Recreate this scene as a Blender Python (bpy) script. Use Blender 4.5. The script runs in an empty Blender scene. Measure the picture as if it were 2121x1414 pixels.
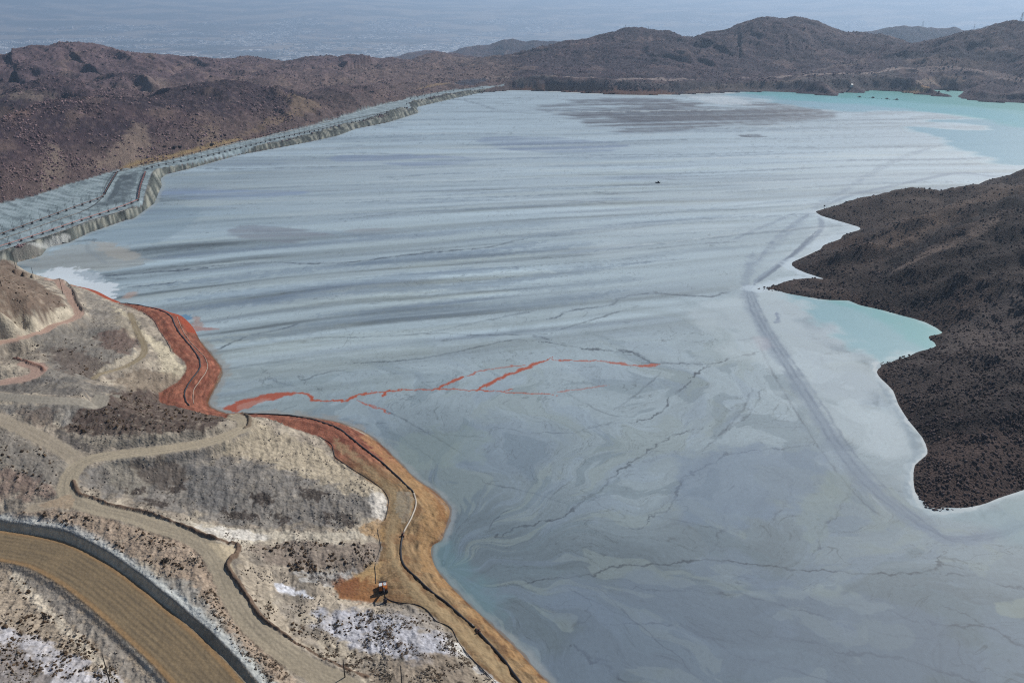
import bpy, math, random
import numpy as np
from mathutils import Vector, Matrix
# ------------------------------------------------------------------ camera, world, sun, exposure
SC = bpy.context.scene
COL = SC.collection
CAM_H = 200.0
F = 1650.0                                   # focal length in photo pixels (2121 wide)
PITCH = math.atan(719 / F)
cam = bpy.data.cameras.new("camera"); cam.sensor_width = 36.0; cam.lens = 36.0 * F / 2121
cam.clip_start = 1.0; cam.clip_end = 120000.0
camo = bpy.data.objects.new("camera", cam); COL.objects.link(camo)
camo.location = (0, 0, CAM_H); camo.rotation_euler = (math.pi / 2 - PITCH, 0, 0)
SC.camera = camo
SUN_AZ, SUN_EL = math.radians(46), math.radians(38)       # azimuth from +Y towards +X
w = bpy.data.worlds.new("World"); SC.world = w; w.use_nodes = True
nt = w.node_tree; nt.nodes.clear()
sky = nt.nodes.new("ShaderNodeTexSky"); sky.sky_type = 'NISHITA'; sky.sun_disc = False
sky.sun_elevation = SUN_EL; sky.sun_rotation = SUN_AZ; sky.altitude = 2500
bg = nt.nodes.new("ShaderNodeBackground"); bg.inputs[1].default_value = 0.08
wo = nt.nodes.new("ShaderNodeOutputWorld")
nt.links.new(sky.outputs[0], bg.inputs[0]); nt.links.new(bg.outputs[0], wo.inputs[0])
sl = bpy.data.lights.new("sun", 'SUN'); sl.energy = 4.7; sl.angle = math.radians(0.5); sl.color = (1.0, 0.955, 0.89)
so = bpy.data.objects.new("sun", sl); COL.objects.link(so)
sd = Vector((math.sin(SUN_AZ) * math.cos(SUN_EL), math.cos(SUN_AZ) * math.cos(SUN_EL), math.sin(SUN_EL)))
so.rotation_euler = sd.to_track_quat('Z', 'Y').to_euler(); so.location = (300, 300, 600)
SC.view_settings.view_transform = 'Standard'; SC.view_settings.look = 'None'
SC.view_settings.exposure = 0.0; SC.view_settings.gamma = 1.0
SC.cycles.max_bounces = 4; SC.cycles.diffuse_bounces = 2; SC.cycles.glossy_bounces = 2; SC.cycles.volume_bounces = 0
SC.cycles.transparent_max_bounces = 4; SC.cycles.use_denoising = False; SC.cycles.pixel_filter_type = 'BLACKMAN_HARRIS'; SC.cycles.filter_width = 1.15
rng = np.random.default_rng(7); random.seed(7)
HAZE_DENSITY = 0.72e-4

# ------------------------------------------------------------------ helpers
CP, SP = math.cos(PITCH), math.sin(PITCH)
def rays(p):
    p = np.asarray(p, float)
    u = (p[:, 0] - 1060.5) / F; v = (707 - p[:, 1]) / F
    return np.stack([u, CP + v * SP, -SP + v * CP], 1)
def at(p, z=0.0):
    """points of the photo -> real points on the level z"""
    d = rays(p); t = (z - CAM_H) / d[:, 2]
    return d[:, :2] * t[:, None]
def at_r(p):
    """(px, py, horizontal distance) -> x, y, z"""
    p = np.asarray(p, float); d = rays(p[:, :2]); t = p[:, 2] / np.hypot(d[:, 0], d[:, 1])
    return np.stack([d[:, 0] * t, d[:, 1] * t, CAM_H + d[:, 2] * t], 1)
def C(r, g, b, k=1.0):
    c = np.array([r, g, b]) / 255.0
    return np.where(c <= 0.04045, c / 12.92, ((c + 0.055) / 1.055) ** 2.4) * k
def sst(a, b, x):
    t = np.clip((x - a) / (b - a), 0, 1); return t * t * (3 - 2 * t)
def _hash(ix, iy, seed):
    h = (ix.astype(np.int64) * 374761393 + iy.astype(np.int64) * 668265263 + seed * 1274126177) & 0xffffffff
    h = ((h ^ (h >> 13)) * 1103515245) & 0xffffffff
    return ((h ^ (h >> 16)) & 0xffff).astype(np.float32) / 65536.0
def noise(x, y, seed=0):
    x0 = np.floor(x); y0 = np.floor(y); fx = (x - x0).astype(np.float32); fy = (y - y0).astype(np.float32)
    ix = x0.astype(np.int64); iy = y0.astype(np.int64)
    def g(dx, dy):
        a = _hash(ix + dx, iy + dy, seed) * 6.2831853
        return np.cos(a) * (fx - dx) + np.sin(a) * (fy - dy)
    ux = fx * fx * fx * (fx * (fx * 6 - 15) + 10); uy = fy * fy * fy * (fy * (fy * 6 - 15) + 10)
    a = g(0, 0); b = g(1, 0); c = g(0, 1); d = g(1, 1)
    return ((a + (b - a) * ux) * (1 - uy) + (c + (d - c) * ux) * uy) * 1.5
def fbm(x, y, o=4, seed=0, lac=2.03, gain=0.5, wl=None):
    s = np.zeros(len(x), np.float32); a = 1.0
    for i in range(o):
        s += (a if wl is None else a * sst(1.6, 3.6, wl / lac ** i)) * noise(x, y, seed + i * 17); x = x * lac + 3.1; y = y * lac - 1.7; a *= gain
    return s
def smooth_line(P, n=4):
    """Catmull-Rom through the points"""
    P = np.asarray(P, float); Q = np.vstack([2 * P[0] - P[1], P, 2 * P[-1] - P[-2]]); out = []
    for i in range(1, len(Q) - 2):
        for k in range(n):
            t = k / n; a, b, c, d = Q[i - 1], Q[i], Q[i + 1], Q[i + 2]
            out.append(0.5 * ((2 * b) + (-a + c) * t + (2 * a - 5 * b + 4 * c - d) * t * t + (-a + 3 * b - 3 * c + d) * t ** 3))
    out.append(P[-1]); return np.array(out)
def line_dist(L, X, Y, maxd, val=None, closed=False):
    """distance to a polyline (maxd where farther); optionally a value carried by the points"""
    L = np.asarray(L, float)
    if closed: L = np.vstack([L, L[:1]])
    D = np.full(len(X), maxd, np.float32); V = np.zeros((len(X),) + (() if val is None else np.shape(val)[1:]), np.float32)
    lo = L[:, :2].min(0) - maxd; hi = L[:, :2].max(0) + maxd
    idx = np.nonzero((X > lo[0]) & (X < hi[0]) & (Y > lo[1]) & (Y < hi[1]))[0]
    if not len(idx): return (D, V) if val is not None else D
    x = X[idx]; y = Y[idx]; dd = D[idx]; vv = V[idx]
    for i in range(len(L) - 1):
        ax, ay = L[i, 0], L[i, 1]; bx, by = L[i + 1, 0], L[i + 1, 1]
        m = np.nonzero((x > min(ax, bx) - maxd) & (x < max(ax, bx) + maxd) & (y > min(ay, by) - maxd) & (y < max(ay, by) + maxd))[0]
        if not len(m): continue
        ex, ey = bx - ax, by - ay; q = ex * ex + ey * ey + 1e-9
        t = np.clip(((x[m] - ax) * ex + (y[m] - ay) * ey) / q, 0, 1)
        ds = np.hypot(x[m] - ax - ex * t, y[m] - ay - ey * t)
        k = ds < dd[m]; mm = m[k]; dd[mm] = ds[k]
        if val is not None: vv[mm] = val[i] + (val[i + 1] - val[i]) * (t[k] if np.ndim(val) == 1 else t[k][:, None])
    D[idx] = dd; V[idx] = vv
    return (D, V) if val is not None else D
def inside(L, X, Y):
    L = np.asarray(L, float); r = np.zeros(len(X), bool)
    lo = L.min(0); hi = L.max(0)
    idx = np.nonzero((X > lo[0]) & (X < hi[0]) & (Y > lo[1]) & (Y < hi[1]))[0]
    x = X[idx]; y = Y[idx]; rr = np.zeros(len(idx), bool)
    for i in range(len(L)):
        ax, ay = L[i - 1]; bx, by = L[i]
        if ay == by: continue
        m = (ay > y) != (by > y)
        rr ^= m & (x < (bx - ax) * (y - ay) / (by - ay) + ax)
    r[idx] = rr; return r
def sdf(L, X, Y, maxd):
    """signed distance to a closed outline, positive inside"""
    d = line_dist(L, X, Y, maxd, closed=True); return np.where(inside(L, X, Y), d, -d)

# ------------------------------------------------------------------ pond outline (photo points lying on level 0)
SHORE_LEFT = [(1700, 1900), (1330, 1600), (1230, 1500), (1136, 1414), (1096, 1372), (1067, 1340), (1038, 1314), (1009, 1285), (965, 1245), (929, 1209),
    (903, 1176), (893, 1147), (896, 1129), (914, 1118), (921, 1098), (931, 1067), (929, 1049), (914, 1031), (893, 1013), (863, 994),
    (838, 969), (813, 944), (791, 922), (762, 900), (735, 886), (700, 875), (677, 870), (628, 863), (578, 860), (535, 857), (480, 858),
    (446, 848), (431, 835), (443, 807), (457, 781), (459, 764), (443, 741), (416, 708), (400, 678), (377, 655), (353, 647), (330, 639),
    (300, 634), (258, 629), (245, 624), (228, 617), (205, 605), (185, 598), (162, 593), (130, 588), (95, 578), (60, 565), (35, 549)]
DAM_FOOT = [(35, 543), (60, 537), (85, 530), (99, 512), (141, 503), (184, 482), (219, 470.5), (256, 457), (276, 453), (299, 436), (320, 421),
    (326, 405), (335, 385), (333, 370), (344, 361), (370, 355), (398, 348), (469, 328), (500, 320), (594, 303), (650, 292), (700, 281), (736, 267),
    (806, 253), (866, 234), (863, 222), (901, 213), (948, 202), (995, 192), (1057, 187)]
SHORE_FAR = [(1129, 188), (1195, 191.6), (1262, 195), (1340, 196.5), (1421, 195), (1520, 191), (1580, 190), (1626, 191), (1669, 194), (1708, 198),
    (1735, 199), (1737, 193), (1751, 192), (1775, 193), (1793, 192), (1793, 188), (1834, 188), (1870, 191), (1900, 195), (1966, 201), (1968, 198.5), (1935, 193), (1926, 189),
    (1950, 184), (1983, 185.6), (1996, 190), (1988, 197), (1986, 202), (2032, 210), (2121, 213.5), (2400, 226), (2900, 250)]
SHORE_RIGHT = [(3300, 330), (2600, 350), (2300, 358), (2121, 364), (2080, 366), (2058, 370), (2040, 375), (2000, 394), (1960, 401), (1925, 404), (1850, 410), (1760, 424), (1687, 438), (1731, 456), (1779, 470), (1778, 477),
    (1746, 487), (1741, 495), (1705, 508), (1700, 516), (1652, 538), (1636, 548), (1669, 565), (1712, 579), (1685, 577), (1652, 578), (1619, 584), (1588, 592),
    (1558, 598), (1590, 602), (1619, 606), (1685, 617), (1718, 621.5), (1758, 622.5), (1778, 631), (1827, 642), (1870, 654), (1916, 667), (1953, 689),
    (1926, 695), (1925, 702), (1940, 717), (1893, 730), (1834, 745), (1812, 755), (1817, 773), (1826, 785), (1850, 809), (1860, 836), (1883, 872), (1910, 905),
    (1921, 932), (1916, 945), (1895, 963), (1892, 994), (1897, 1024), (1907, 1047), (1923, 1056), (1950, 1062), (1983, 1057), (2032, 1046), (2068, 1031),
    (2121, 1014), (2230, 975), (2500, 900), (3200, 1000), (3200, 1900)]
POND_PX = SHORE_LEFT + DAM_FOOT + SHORE_FAR + SHORE_RIGHT
POND = at(POND_PX)
_pn = [smooth_line(at(SHORE_LEFT), 3), at(DAM_FOOT), smooth_line(at(SHORE_FAR), 2), smooth_line(at(SHORE_RIGHT), 2)]
POND = np.vstack(_pn)
# ------------------------------------------------------------------ terrain controls
NEAR = [  # photo x, y, level
 (0,531,40),(0,543,42),(0,557,43.5),(15,556,40.5),(30,566,38),(46,572,34),(-60,536,42),(-60,548,44),(26,550,36),(66,566,26),(0,580,44),(0,640,44),(60,620,40),(90,600,30),(60,660,33),(85,573,13),(110,577,14),(140,592,15),(125,605,20),(150,610,17),(165,640,18),(173,652,18),(162,594,8),(205,606,8),
 (110,678,22),(50,695,24),(0,712,26),(-60,740,28),(-60,560,46),(-60,640,48),(200,640,14),(230,625,9),(250,632,8),(262,640,9),(290,665,11),(270,690,14),(300,710,11),(330,715,8.5),(230,680,16),(200,720,20),(150,720,22),(100,740,27),
 (60,735,27),(60,752,30),(85,768,31),(30,790,31),(-40,795,31),(0,760,35),(140,770,27),(200,775,19),(260,757,17),(298,725,15),(330,760,11),(370,770,8.5),(350,800,9),(300,800,14),(240,800,20),(180,800,27),(120,805,31),
 (0,820,34),(70,826,34),(140,828,33),(220,826,31),(280,806,25),(330,814,26),(396,832,23),(450,842,21),(300,850,29),(230,860,30),(400,870,26),(455,868,23),(200,900,29),(330,895,28),(430,895,24.5),(140,880,30),(60,860,33),
 (0,868,33),(60,895,31),(110,920,29),(160,950,27),(500,858,20),(516,868,20),(470,903,21),(420,918,22),(360,928,23.5),(300,935,25),(240,940,26),(-60,845,35),(-60,920,35),(0,930,33),(60,960,29.5),(110,990,27.3),(0,1000,28.5),
 (140,1020,25.7),(200,1053,24.6),(60,1040,25.2),(-60,1040,26),(0,1075,23.2),
 (560,880,14),(610,905,12),(660,930,8.5),(550,920,14),(470,940,17),(600,960,13),(690,980,9),(540,960,16),(400,950,20),(300,955,23),(640,1010,13),(740,1010,11),(780,1040,9),(540,1000,16),(440,1000,17),(350,1000,18),(250,990,22),(190,985,25),
 (200,1025,23),(300,1050,20),(400,1078,17),(480,1095,14.5),(560,1090,12),(640,1090,11),(740,1090,9),(780,1110,8),(330,1090,23),(430,1130,21.5),(480,1125,20.5),(540,1130,15),(600,1150,12.5),(680,1140,12),(740,1160,10),(620,1120,13),
 (468,1200,20.5),(490,1245,20),(530,1300,19),(590,1350,18),(650,1388,17),(720,1430,16),(560,1200,15),(620,1200,12.5),(690,1200,10),(600,1260,13),(680,1260,10),(760,1260,8.5),(700,1310,10.5),(800,1310,11),(870,1290,9),(640,1330,14),(720,1370,13),
 (800,1370,13),(880,1350,13),(930,1360,11),(960,1390,10),(880,1400,14),(780,1420,15),
 (0,1130,20),(95,1147,20),(175,1190,20),(240,1240,20),(300,1290,20),(370,1350,20),(430,1414,20),(-80,1120,20),(520,1520,20),
 (0,1080,22.8),(120,1102,22.8),(220,1140,22.8),(300,1192,22.8),(360,1242,22.8),(440,1312,22.6),(500,1362,22.4),(560,1430,22),(300,1120,23.5),(380,1170,22.5),(430,1230,22),(500,1310,21),
 (0,1190,19),(100,1240,19),(180,1300,19),(260,1380,19),(320,1430,19),(0,1280,21),(80,1340,21),(160,1414,21),(0,1414,26),(-80,1300,24),(0,1560,28),(200,1600,22),(400,1650,20),(700,1600,17)]
RIGHTC = [(1700,440,3),(1760,425,10),(1850,402,17),(1920,398,18),(1955,404,4),(2000,399,9),(2060,380,20),(2121,372,28),(2250,370,40),
 (2121,420,60),(2000,430,34),(1900,440,25),(1800,455,11),(1740,470,4),(1760,512,15),(1850,495,27),(1950,470,39),(2050,455,53),(2121,455,67),
 (1700,550,6),(1780,575,8),(1640,592,3),(1720,602,6),(1790,600,8),(1860,560,15),(1960,515,31),(2060,480,50),
 (1900,610,10),(2000,590,19),(2060,560,30),(2121,520,50),(1860,630,5),(1940,665,5),(2000,650,14),(2060,620,24),(2121,590,39),(2000,700,15),(2060,690,26),(2121,660,36),(1960,735,9),(2050,735,22),(2121,720,30),
 (1880,765,9),(1960,790,19),(2050,790,25),(2121,790,23),(1900,840,9),(1960,860,15),(2050,860,17),(2121,870,12),(1950,930,8),(2030,930,11),(2121,940,7),(1930,1000,4),(1990,1000,5.5),(2060,990,6),(2121,975,4),(1960,1040,1.5),(2040,1025,2.5),
 (2300,480,85),(2300,600,65),(2300,700,50),(2300,850,25),(2300,940,8),(2600,500,100),(2600,800,50)]
def rbf_fit(cps, lam):
    c = np.array(cps, float); P = np.array([at([q[:2]], q[2])[0] for q in c]); sc = 100.0
    A = P / sc; n = len(A); d = np.hypot(A[:, None, 0] - A[None, :, 0], A[:, None, 1] - A[None, :, 1])
    K = np.where(d > 0, d * d * np.log(d + 1e-9), 0) + lam * np.eye(n)
    Q = np.hstack([np.ones((n, 1)), A]); M = np.block([[K, Q], [Q.T, np.zeros((3, 3))]])
    wv = np.linalg.solve(M, np.concatenate([c[:, 2], np.zeros(3)])); return A.astype(np.float32), wv.astype(np.float32), sc
RL = rbf_fit(NEAR, 0.002); RR = rbf_fit(RIGHTC, 0.01)
def rbf(R, X, Y):
    A, wv, sc = R; out = np.zeros(len(X), np.float32); x = (X / sc).astype(np.float32); y = (Y / sc).astype(np.float32)
    n = len(A); out += wv[n] + wv[n + 1] * x + wv[n + 2] * y
    for i in range(n):
        q = (x - A[i, 0]) ** 2 + (y - A[i, 1]) ** 2; out += (0.5 * wv[i]) * q * np.log(q + 1e-9)
    return out
# ridge lines of the hills behind: photo points with their distance, reach of the slope in metres
RIDGES = [
 ([(-300,255,1050),(0,248,1120),(79,228,1180),(132,213,1220),(165,210,1250),(211,211,1290),(260,207,1330)], 300, 1.0),
 ([(304,215,1400),(347,201,1440),(396,182,1480),(439,172,1510),(479,170,1530),(515,173,1550),(562,185,1570),(611,197,1590),(654,218,1600)], 300, 1.0),
 ([(-300,120,2220),(0,114,2250),(33,102,2250),(66,96,2270),(122,92,2300),(149,91,2300),(185,94,2300),(231,102,2330),(281,111,2350),(330,116,2380),(380,116,2400),(413,121,2430),(446,128,2450)], 420, 1.0),
 ([(446,129,2400),(495,125,2400),(545,124,2400),(588,130,2420),(611,127,2430),(644,120,2430),(677,119,2430),(700,123,2430)], 340, 1.0),
 ([(700,123,2350),(720,116,2350),(740,113,2350),(759,115,2350),(783,125,2350),(800,140,2300)], 300, 1.0),
 ([(849,126,2700),(880,115,2700),(898,112,2700),(931,116,2700),(964,123,2680),(1014,125,2650),(1080,129,2600),(1120,132,2550)], 420, 1.0),
 ([(641,208,1620),(679,187,1650),(707,180,1680),(736,184,1700),(759,186,1720),(783,191,1740),(806,200,1760)], 180, 1.0),
 ([(40,190,1650),(70,178,1680),(110,165,1700),(150,170,1720),(190,188,1720)], 170, 1.0),
 ([(250,160,1900),(300,150,1950),(350,160,1930),(400,152,1950),(450,150,1980)], 200, 1.0),
 ([(520,160,2000),(570,148,2050),(620,158,2050),(680,150,2080),(720,160,2050)], 190, 1.0),
 ([(820,165,2080),(880,152,2150),(930,160,2150),(980,158,2200)], 220, 1.0),
 ([(997,163,2150),(1030,146,2250),(1080,127,2350),(1139,107,2450),(1192,89,2520),(1228,79,2560),(1275,68,2600),(1295,63,2620),(1328,60,2640),(1347,63,2650),(1380,69,2680),(1421,81,2700),(1441,78,2720)], 540, 1.0),
 ([(1441,79,2720),(1464,68,2720),(1504,63,2700),(1530,51,2700),(1563,40,2700),(1593,37,2700),(1626,40,2710),(1649,36,2720),(1672,41,2720),(1692,48,2720),(1718,59,2720),(1755,71,2720),(1784,69,2720),(1817,71,2720),(1844,78,2720),(1867,87,2720),(1890,99,2720),(1915,106,2700)], 500, 1.0),
 ([(1933,103,2700),(1963,91,2650),(1999,78,2600),(2049,59,2550),(2082,48,2500),(2121,35,2450),(2250,10,2400),(2500,5,2300)], 330, 1.0),
 ([(1990,198,1760),(2010,188,1790),(2040,182,1820),(2080,176,1850),(2121,170,1880),(2300,150,1900)], 170, 1.0),
 ([(1700,176,1950),(1740,170,1960),(1780,175,1960)], 90, 1.0),
 ([(783,122,5200),(829,116,5200),(858,107,5200),(898,104,5200),(925,109,5200),(964,99,5200),(1014,92,5200),(1040,84,5200),(1063,81,5200),(1090,86,5200),(1106,83,5200),(1123,86,5200),(1146,84,5200),(1192,87,5200),(1300,90,5200)], 900, 1.1),
 ([(1700,85,5600),(1768,70,5600),(1817,63,5600),(1857,54.5,5600),(1900,54.5,5600),(1950,57,5600),(1979,55,5600),(1996,63,5600),(2032,58,5600),(2059,51,5600),(2080,55,5600),(2200,60,5600)], 1000, 1.1),
 ([(446,132,3400),(500,130,3400),(560,126,3400),(620,129,3400),(660,131,3400)], 400, 1.1),
]
RIDGE_W = []
for pts, R_, pw in RIDGES:
    q = at_r(pts); q = smooth_line(q, 2); RIDGE_W.append((q, R_, pw))
DAM_BACK = at([(-200, 470), (0, 422), (71, 407), (141, 383), (228, 358), (245, 352), (302, 342), (377, 324), (440, 308), (500, 293), (641, 262.6), (712, 241), (802, 215), (842, 205), (924, 188), (1000, 179.5), (1045, 178)], 6)
DAM_FRONT = at([(-200, 590), (0, 520), (49.5, 504), (106, 486), (191, 456), (240, 441), (290, 422), (296, 416), (299, 402), (305, 382), (312, 361), (316, 354.5), (324, 350), (370, 341), (412, 332), (440, 324), (497, 311), (571, 291), (641, 277), (712, 258), (783, 241), (839, 227), (851, 224), (847, 214), (856, 208), (901, 199), (948, 191), (1000, 184), (1045, 181)], 6)
DAM_POLY = np.vstack([DAM_FRONT, DAM_BACK[::-1]])
DAM_ALL = np.vstack([at([(-200, 620)], 0), at(DAM_FOOT[:-1], 0), DAM_BACK[::-1]])
PLAIN_Z = -800.0
def h_far(X, Y):
    r = np.hypot(X, Y)
    base = 6 + 17 * sst(-60, 60, X) * sst(1500, 1900, Y) + 38 * sst(300, 900, X) * sst(1800, 2500, Y)
    # land falls to the plain behind the hills
    t = sst(2400, 6300, r)
    base = base * (1 - t) + PLAIN_Z * t
    h = base
    for q, R_, pw in RIDGE_W:
        cs = np.concatenate([[0], np.cumsum(np.hypot(*np.diff(q[:, :2], axis=0).T))])
        d, zc = line_dist(q, X, Y, R_, val=np.stack([q[:, 2], np.hypot(q[:, 0], q[:, 1]), cs], 1)); z = zc[:, 0]; m = np.nonzero(d < R_ - 0.01)[0]
        if not len(m): continue
        bh = sst(0, 60, r[m] - zc[m, 1]); k = 1 - np.minimum(d[m] * (1 + 0.7 * bh) / R_, 1); k = np.clip(k, 0, 1); pr = 0.45 * k ** 1.15 + 0.55 * k * k * (3 - 2 * k)
        gl = fbm(zc[m, 2] / 115 + .8 * fbm(X[m] / 140, Y[m] / 140, 2, 61), d[m] / 400, 3, 62 + int(cs[-1]) % 50, gain=.45) * 4 * k * (1 - k)
        hb = base[m]
        dz_ = np.maximum(z[m] - hb, 0); c = hb + dz_ * pr + gl * np.minimum(dz_ * .5, 17)
        a = h[m]; K = 7.0; dlt = np.clip(0.5 + 0.5 * (a - c) / K, 0, 1)
        h[m] = c * (1 - dlt) + a * dlt + K * dlt * (1 - dlt) * 0.6
    return h
FARB = smooth_line(at(SHORE_FAR), 2)
RING_Z = 7.0
RING_PX_IN = [(245,628),(261,632),(297,647),(317,662),(330,685),(350,711),(360,731),(383,748),(387,764),(375,785),(363,794),(330,814),(330,840),(420,850),(520,866),(542,860),(578,877),(628,893),(667,906),(690,933),(689,922),(693,947),(725,969),
    (762,994),(791,1013),(803,1034),(802,1060),(791,1085),(787,1103),(791,1136),(783,1169),(736,1194),(696,1216),(703,1238),(776,1245),(849,1249),(885,1263),(907,1285),(936,1303),(958,1336),(976,1361),(1009,1391),(1038,1414),(1120,1500),(1250,1620)]
RING_IN = at(RING_PX_IN, RING_Z)
RING_POLY = np.vstack([RING_IN, at([(1700, 1900), (1330, 1600), (1136, 1414), (1038, 1314), (965, 1245), (893, 1147), (931, 1067), (863, 994), (791, 922), (700, 875), (578, 860), (480, 858), (431, 835), (459, 764), (400, 678), (353, 647), (300, 634), (258, 629)], 0)])
def base_height(X, Y):
    """large shape of the land, without roads or roughness"""
    X = np.asarray(X, np.float64); Y = np.asarray(Y, np.float64)
    h = np.zeros(len(X), np.float32)
    wf_l = sst(575, 640, Y); wf_r = sst(1050, 1300, Y)
    left = X < np.where(Y < 500, 60, -150)
    m = (left & (wf_l < 1))
    if m.any(): h[m] += (np.clip(rbf(RL, X[m], Y[m]), 3, 60) * (1 - wf_l[m])).astype(np.float32)
    mr = (~left & (wf_r < 1))
    if mr.any(): hr = np.maximum(rbf(RR, X[mr], Y[mr]), 1); dl = -sdf(POND, X[mr], Y[mr], 260.0); lm = 66 * (1 - np.exp(-np.maximum(dl, 0) * 0.40 / 66)) + 1; hr = 0.5 * (hr + lm - np.sqrt((hr - lm) ** 2 + 9)); h[mr] += (hr * (1 - wf_r[mr])).astype(np.float32)
    wf = np.where(left, wf_l, wf_r); m = wf > 0
    if m.any(): h[m] += (h_far(X[m], Y[m]) * wf[m]).astype(np.float32)
    near = np.hypot(X, Y) < 2600
    D = np.full(len(X), 80.0, np.float32)
    i = np.nonzero(near)[0]
    if len(i): D[i] = -sdf(POND, X[i], Y[i], 80.0)
    # shore service road bench
    i = np.nonzero(left & (Y < 560))[0]
    if len(i):
        s_ = sdf(RING_POLY, X[i], Y[i], 12.0); k = sst(-6, 0.5, s_)
        h[i] = h[i] * (1 - k) + RING_Z * k
    i = np.nonzero((X < 60) & (Y > 540) & (Y < 2100))[0]
    if len(i):
        s_ = sdf(DAM_ALL, X[i], Y[i], 30.0); k = sst(-4, 0, s_)
        h[i] = h[i] * (1 - k) + 6.0 * k
    # hill feet keep clear of the dam and of the far bank
    i = np.nonzero((X < 60) & (Y > 540) & (Y < 2100))[0]
    if len(i):
        db = line_dist(DAM_BACK, X[i], Y[i], 420); h[i] = np.minimum(h[i], 6.0 + 0.42 * db + np.where(db > 418, 500, 0))
    i = np.nonzero((Y > 1400) & (X > -60) & (np.hypot(X, Y) < 2600))[0]
    if len(i):
        db = line_dist(FARB, X[i], Y[i], 420); lim = 24 * sst(0, 46, db) + 0.42 * np.maximum(db - 60, 0); h[i] = np.minimum(h[i], lim + 2 + np.where(db > 418, 500, 0))
    slope = np.where(left & (Y < 560), 0.46, np.where((X < 0) & (Y > 560), 0.8, np.where(Y < 1300, 0.45, 0.62)))
    h = np.minimum(h, D * slope + 26 * sst(50, 79, D) + np.where(D > 79.5, 500, 0))
    h = np.where(D < 0, np.maximum(D * 0.4, -6), h)
    return h, D
def project(P, steps=700, lo=60, hi=4200, extra=0.0):
    """photo points -> the first point of the land (or pond level) they show"""
    d = rays(P); hd = np.hypot(d[:, 0], d[:, 1]); r = np.exp(np.linspace(math.log(lo), math.log(hi), steps))
    T = r[None, :] / hd[:, None]; X = d[:, 0:1] * T; Y = d[:, 1:2] * T; Z = CAM_H + d[:, 2:3] * T
    h, _ = base_height(X.ravel(), Y.ravel()); h = np.maximum(h, 0).reshape(X.shape) + extra
    below = Z <= h; out = []
    for i in range(len(P)):
        k = int(np.argmax(below[i]))
        if k == 0: k = steps - 1
        a = Z[i, k - 1] - h[i, k - 1]; b = Z[i, k] - h[i, k]; t = a / (a - b + 1e-9)
        out.append((X[i, k - 1] + (X[i, k] - X[i, k - 1]) * t, Y[i, k - 1] + (Y[i, k] - Y[i, k - 1]) * t, h[i, k - 1] + (h[i, k] - h[i, k - 1]) * t))
    return np.array(out)
# ------------------------------------------------------------------ roads and berms on the near land
def proj_line(P, n=3):
    q = project(smooth_line(P, n))
    z = q[:, 2].copy()
    for _ in range(6):
        z[1:-1] = 0.25 * z[:-2] + 0.5 * z[1:-1] + 0.25 * z[2:]
    q[:, 2] = z; return q
ROADS = {}
ROADS['haul'] = (proj_line([(-120, 1118), (0, 1129), (95, 1147), (175, 1188), (240, 1236), (300, 1287), (370, 1349), (430, 1414), (500, 1500)]), 7.5)
ROADS['track_a'] = (proj_line([(-60, 845), (0, 868), (60, 895), (110, 920), (160, 950)]), 3.6)
ROADS['track_b'] = (proj_line([(484, 862), (498, 866), (508, 873), (500, 888), (470, 903), (420, 918), (360, 928), (300, 935), (240, 941), (190, 950), (158, 968), (142, 992), (141, 1020), (165, 1041), (210, 1054), (265, 1068), (330, 1089), (385, 1108), (430, 1133), (452, 1165), (468, 1202), (490, 1247), (530, 1300), (590, 1350), (650, 1388), (705, 1416), (800, 1470)]), 3.7)
ROADS['track_e'] = (proj_line([(150, 1030), (110, 1042), (70, 1052)]), 3.0)
ROADS['pink_a'] = (proj_line([(-60, 735), (0, 712), (50, 695), (110, 677), (146, 664), (163, 653), (161, 638), (149, 618), (138, 602), (127, 590), (113, 582), (98, 577)]), 2.8)
ROADS['pink_b'] = (proj_line([(-60, 800), (-10, 794), (30, 788), (62, 781), (80, 769), (76, 758), (52, 752)]), 3.6)
ROADS['spur'] = (proj_line([(-60, 815), (0, 819), (70, 826), (140, 829), (200, 829), (235, 824)]), 3.6)
ROADS['narrow'] = (proj_line([(195, 782), (240, 766), (285, 746), (299, 722), (291, 700), (277, 668), (270, 650)]), 1.8)
HAUL_WALL = project(smooth_line([(-60, 1083), (0, 1091), (47, 1101), (118, 1114), (170, 1130), (218, 1156), (257, 1181), (290, 1201), (334, 1247), (383, 1292), (430, 1334), (478, 1372), (520, 1412), (580, 1480)], 3))
BERM_M = project(smooth_line([(152, 998), (160, 1018), (172, 1029), (192, 1033), (231, 1048), (281, 1061), (330, 1075), (380, 1094), (429, 1115), (479, 1124), (494, 1131), (489, 1150), (474, 1167), (473, 1180), (489, 1204), (515, 1243), (540, 1282), (573, 1308), (627, 1344), (682, 1373), (725, 1392), (760, 1400)], 3))
BERM_P = project(smooth_line([(30, 742), (60, 752), (84, 760), (92, 770)], 3))
BERM_U = project(smooth_line([(84, 571), (108, 574), (128, 580), (144, 592), (154, 608), (162, 628), (173, 647)], 3))
def crest(q, hh, ww):  return q, hh, ww
BERM_B = project(smooth_line([(498, 858), (512, 863), (517, 872), (508, 886)], 3))
BERMS = [(BERM_B, .9, 1.1), (BERM_M, .9, 1.1), (BERM_P, .9, 1.0), (BERM_U, 1.0, 1.2)]
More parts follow.
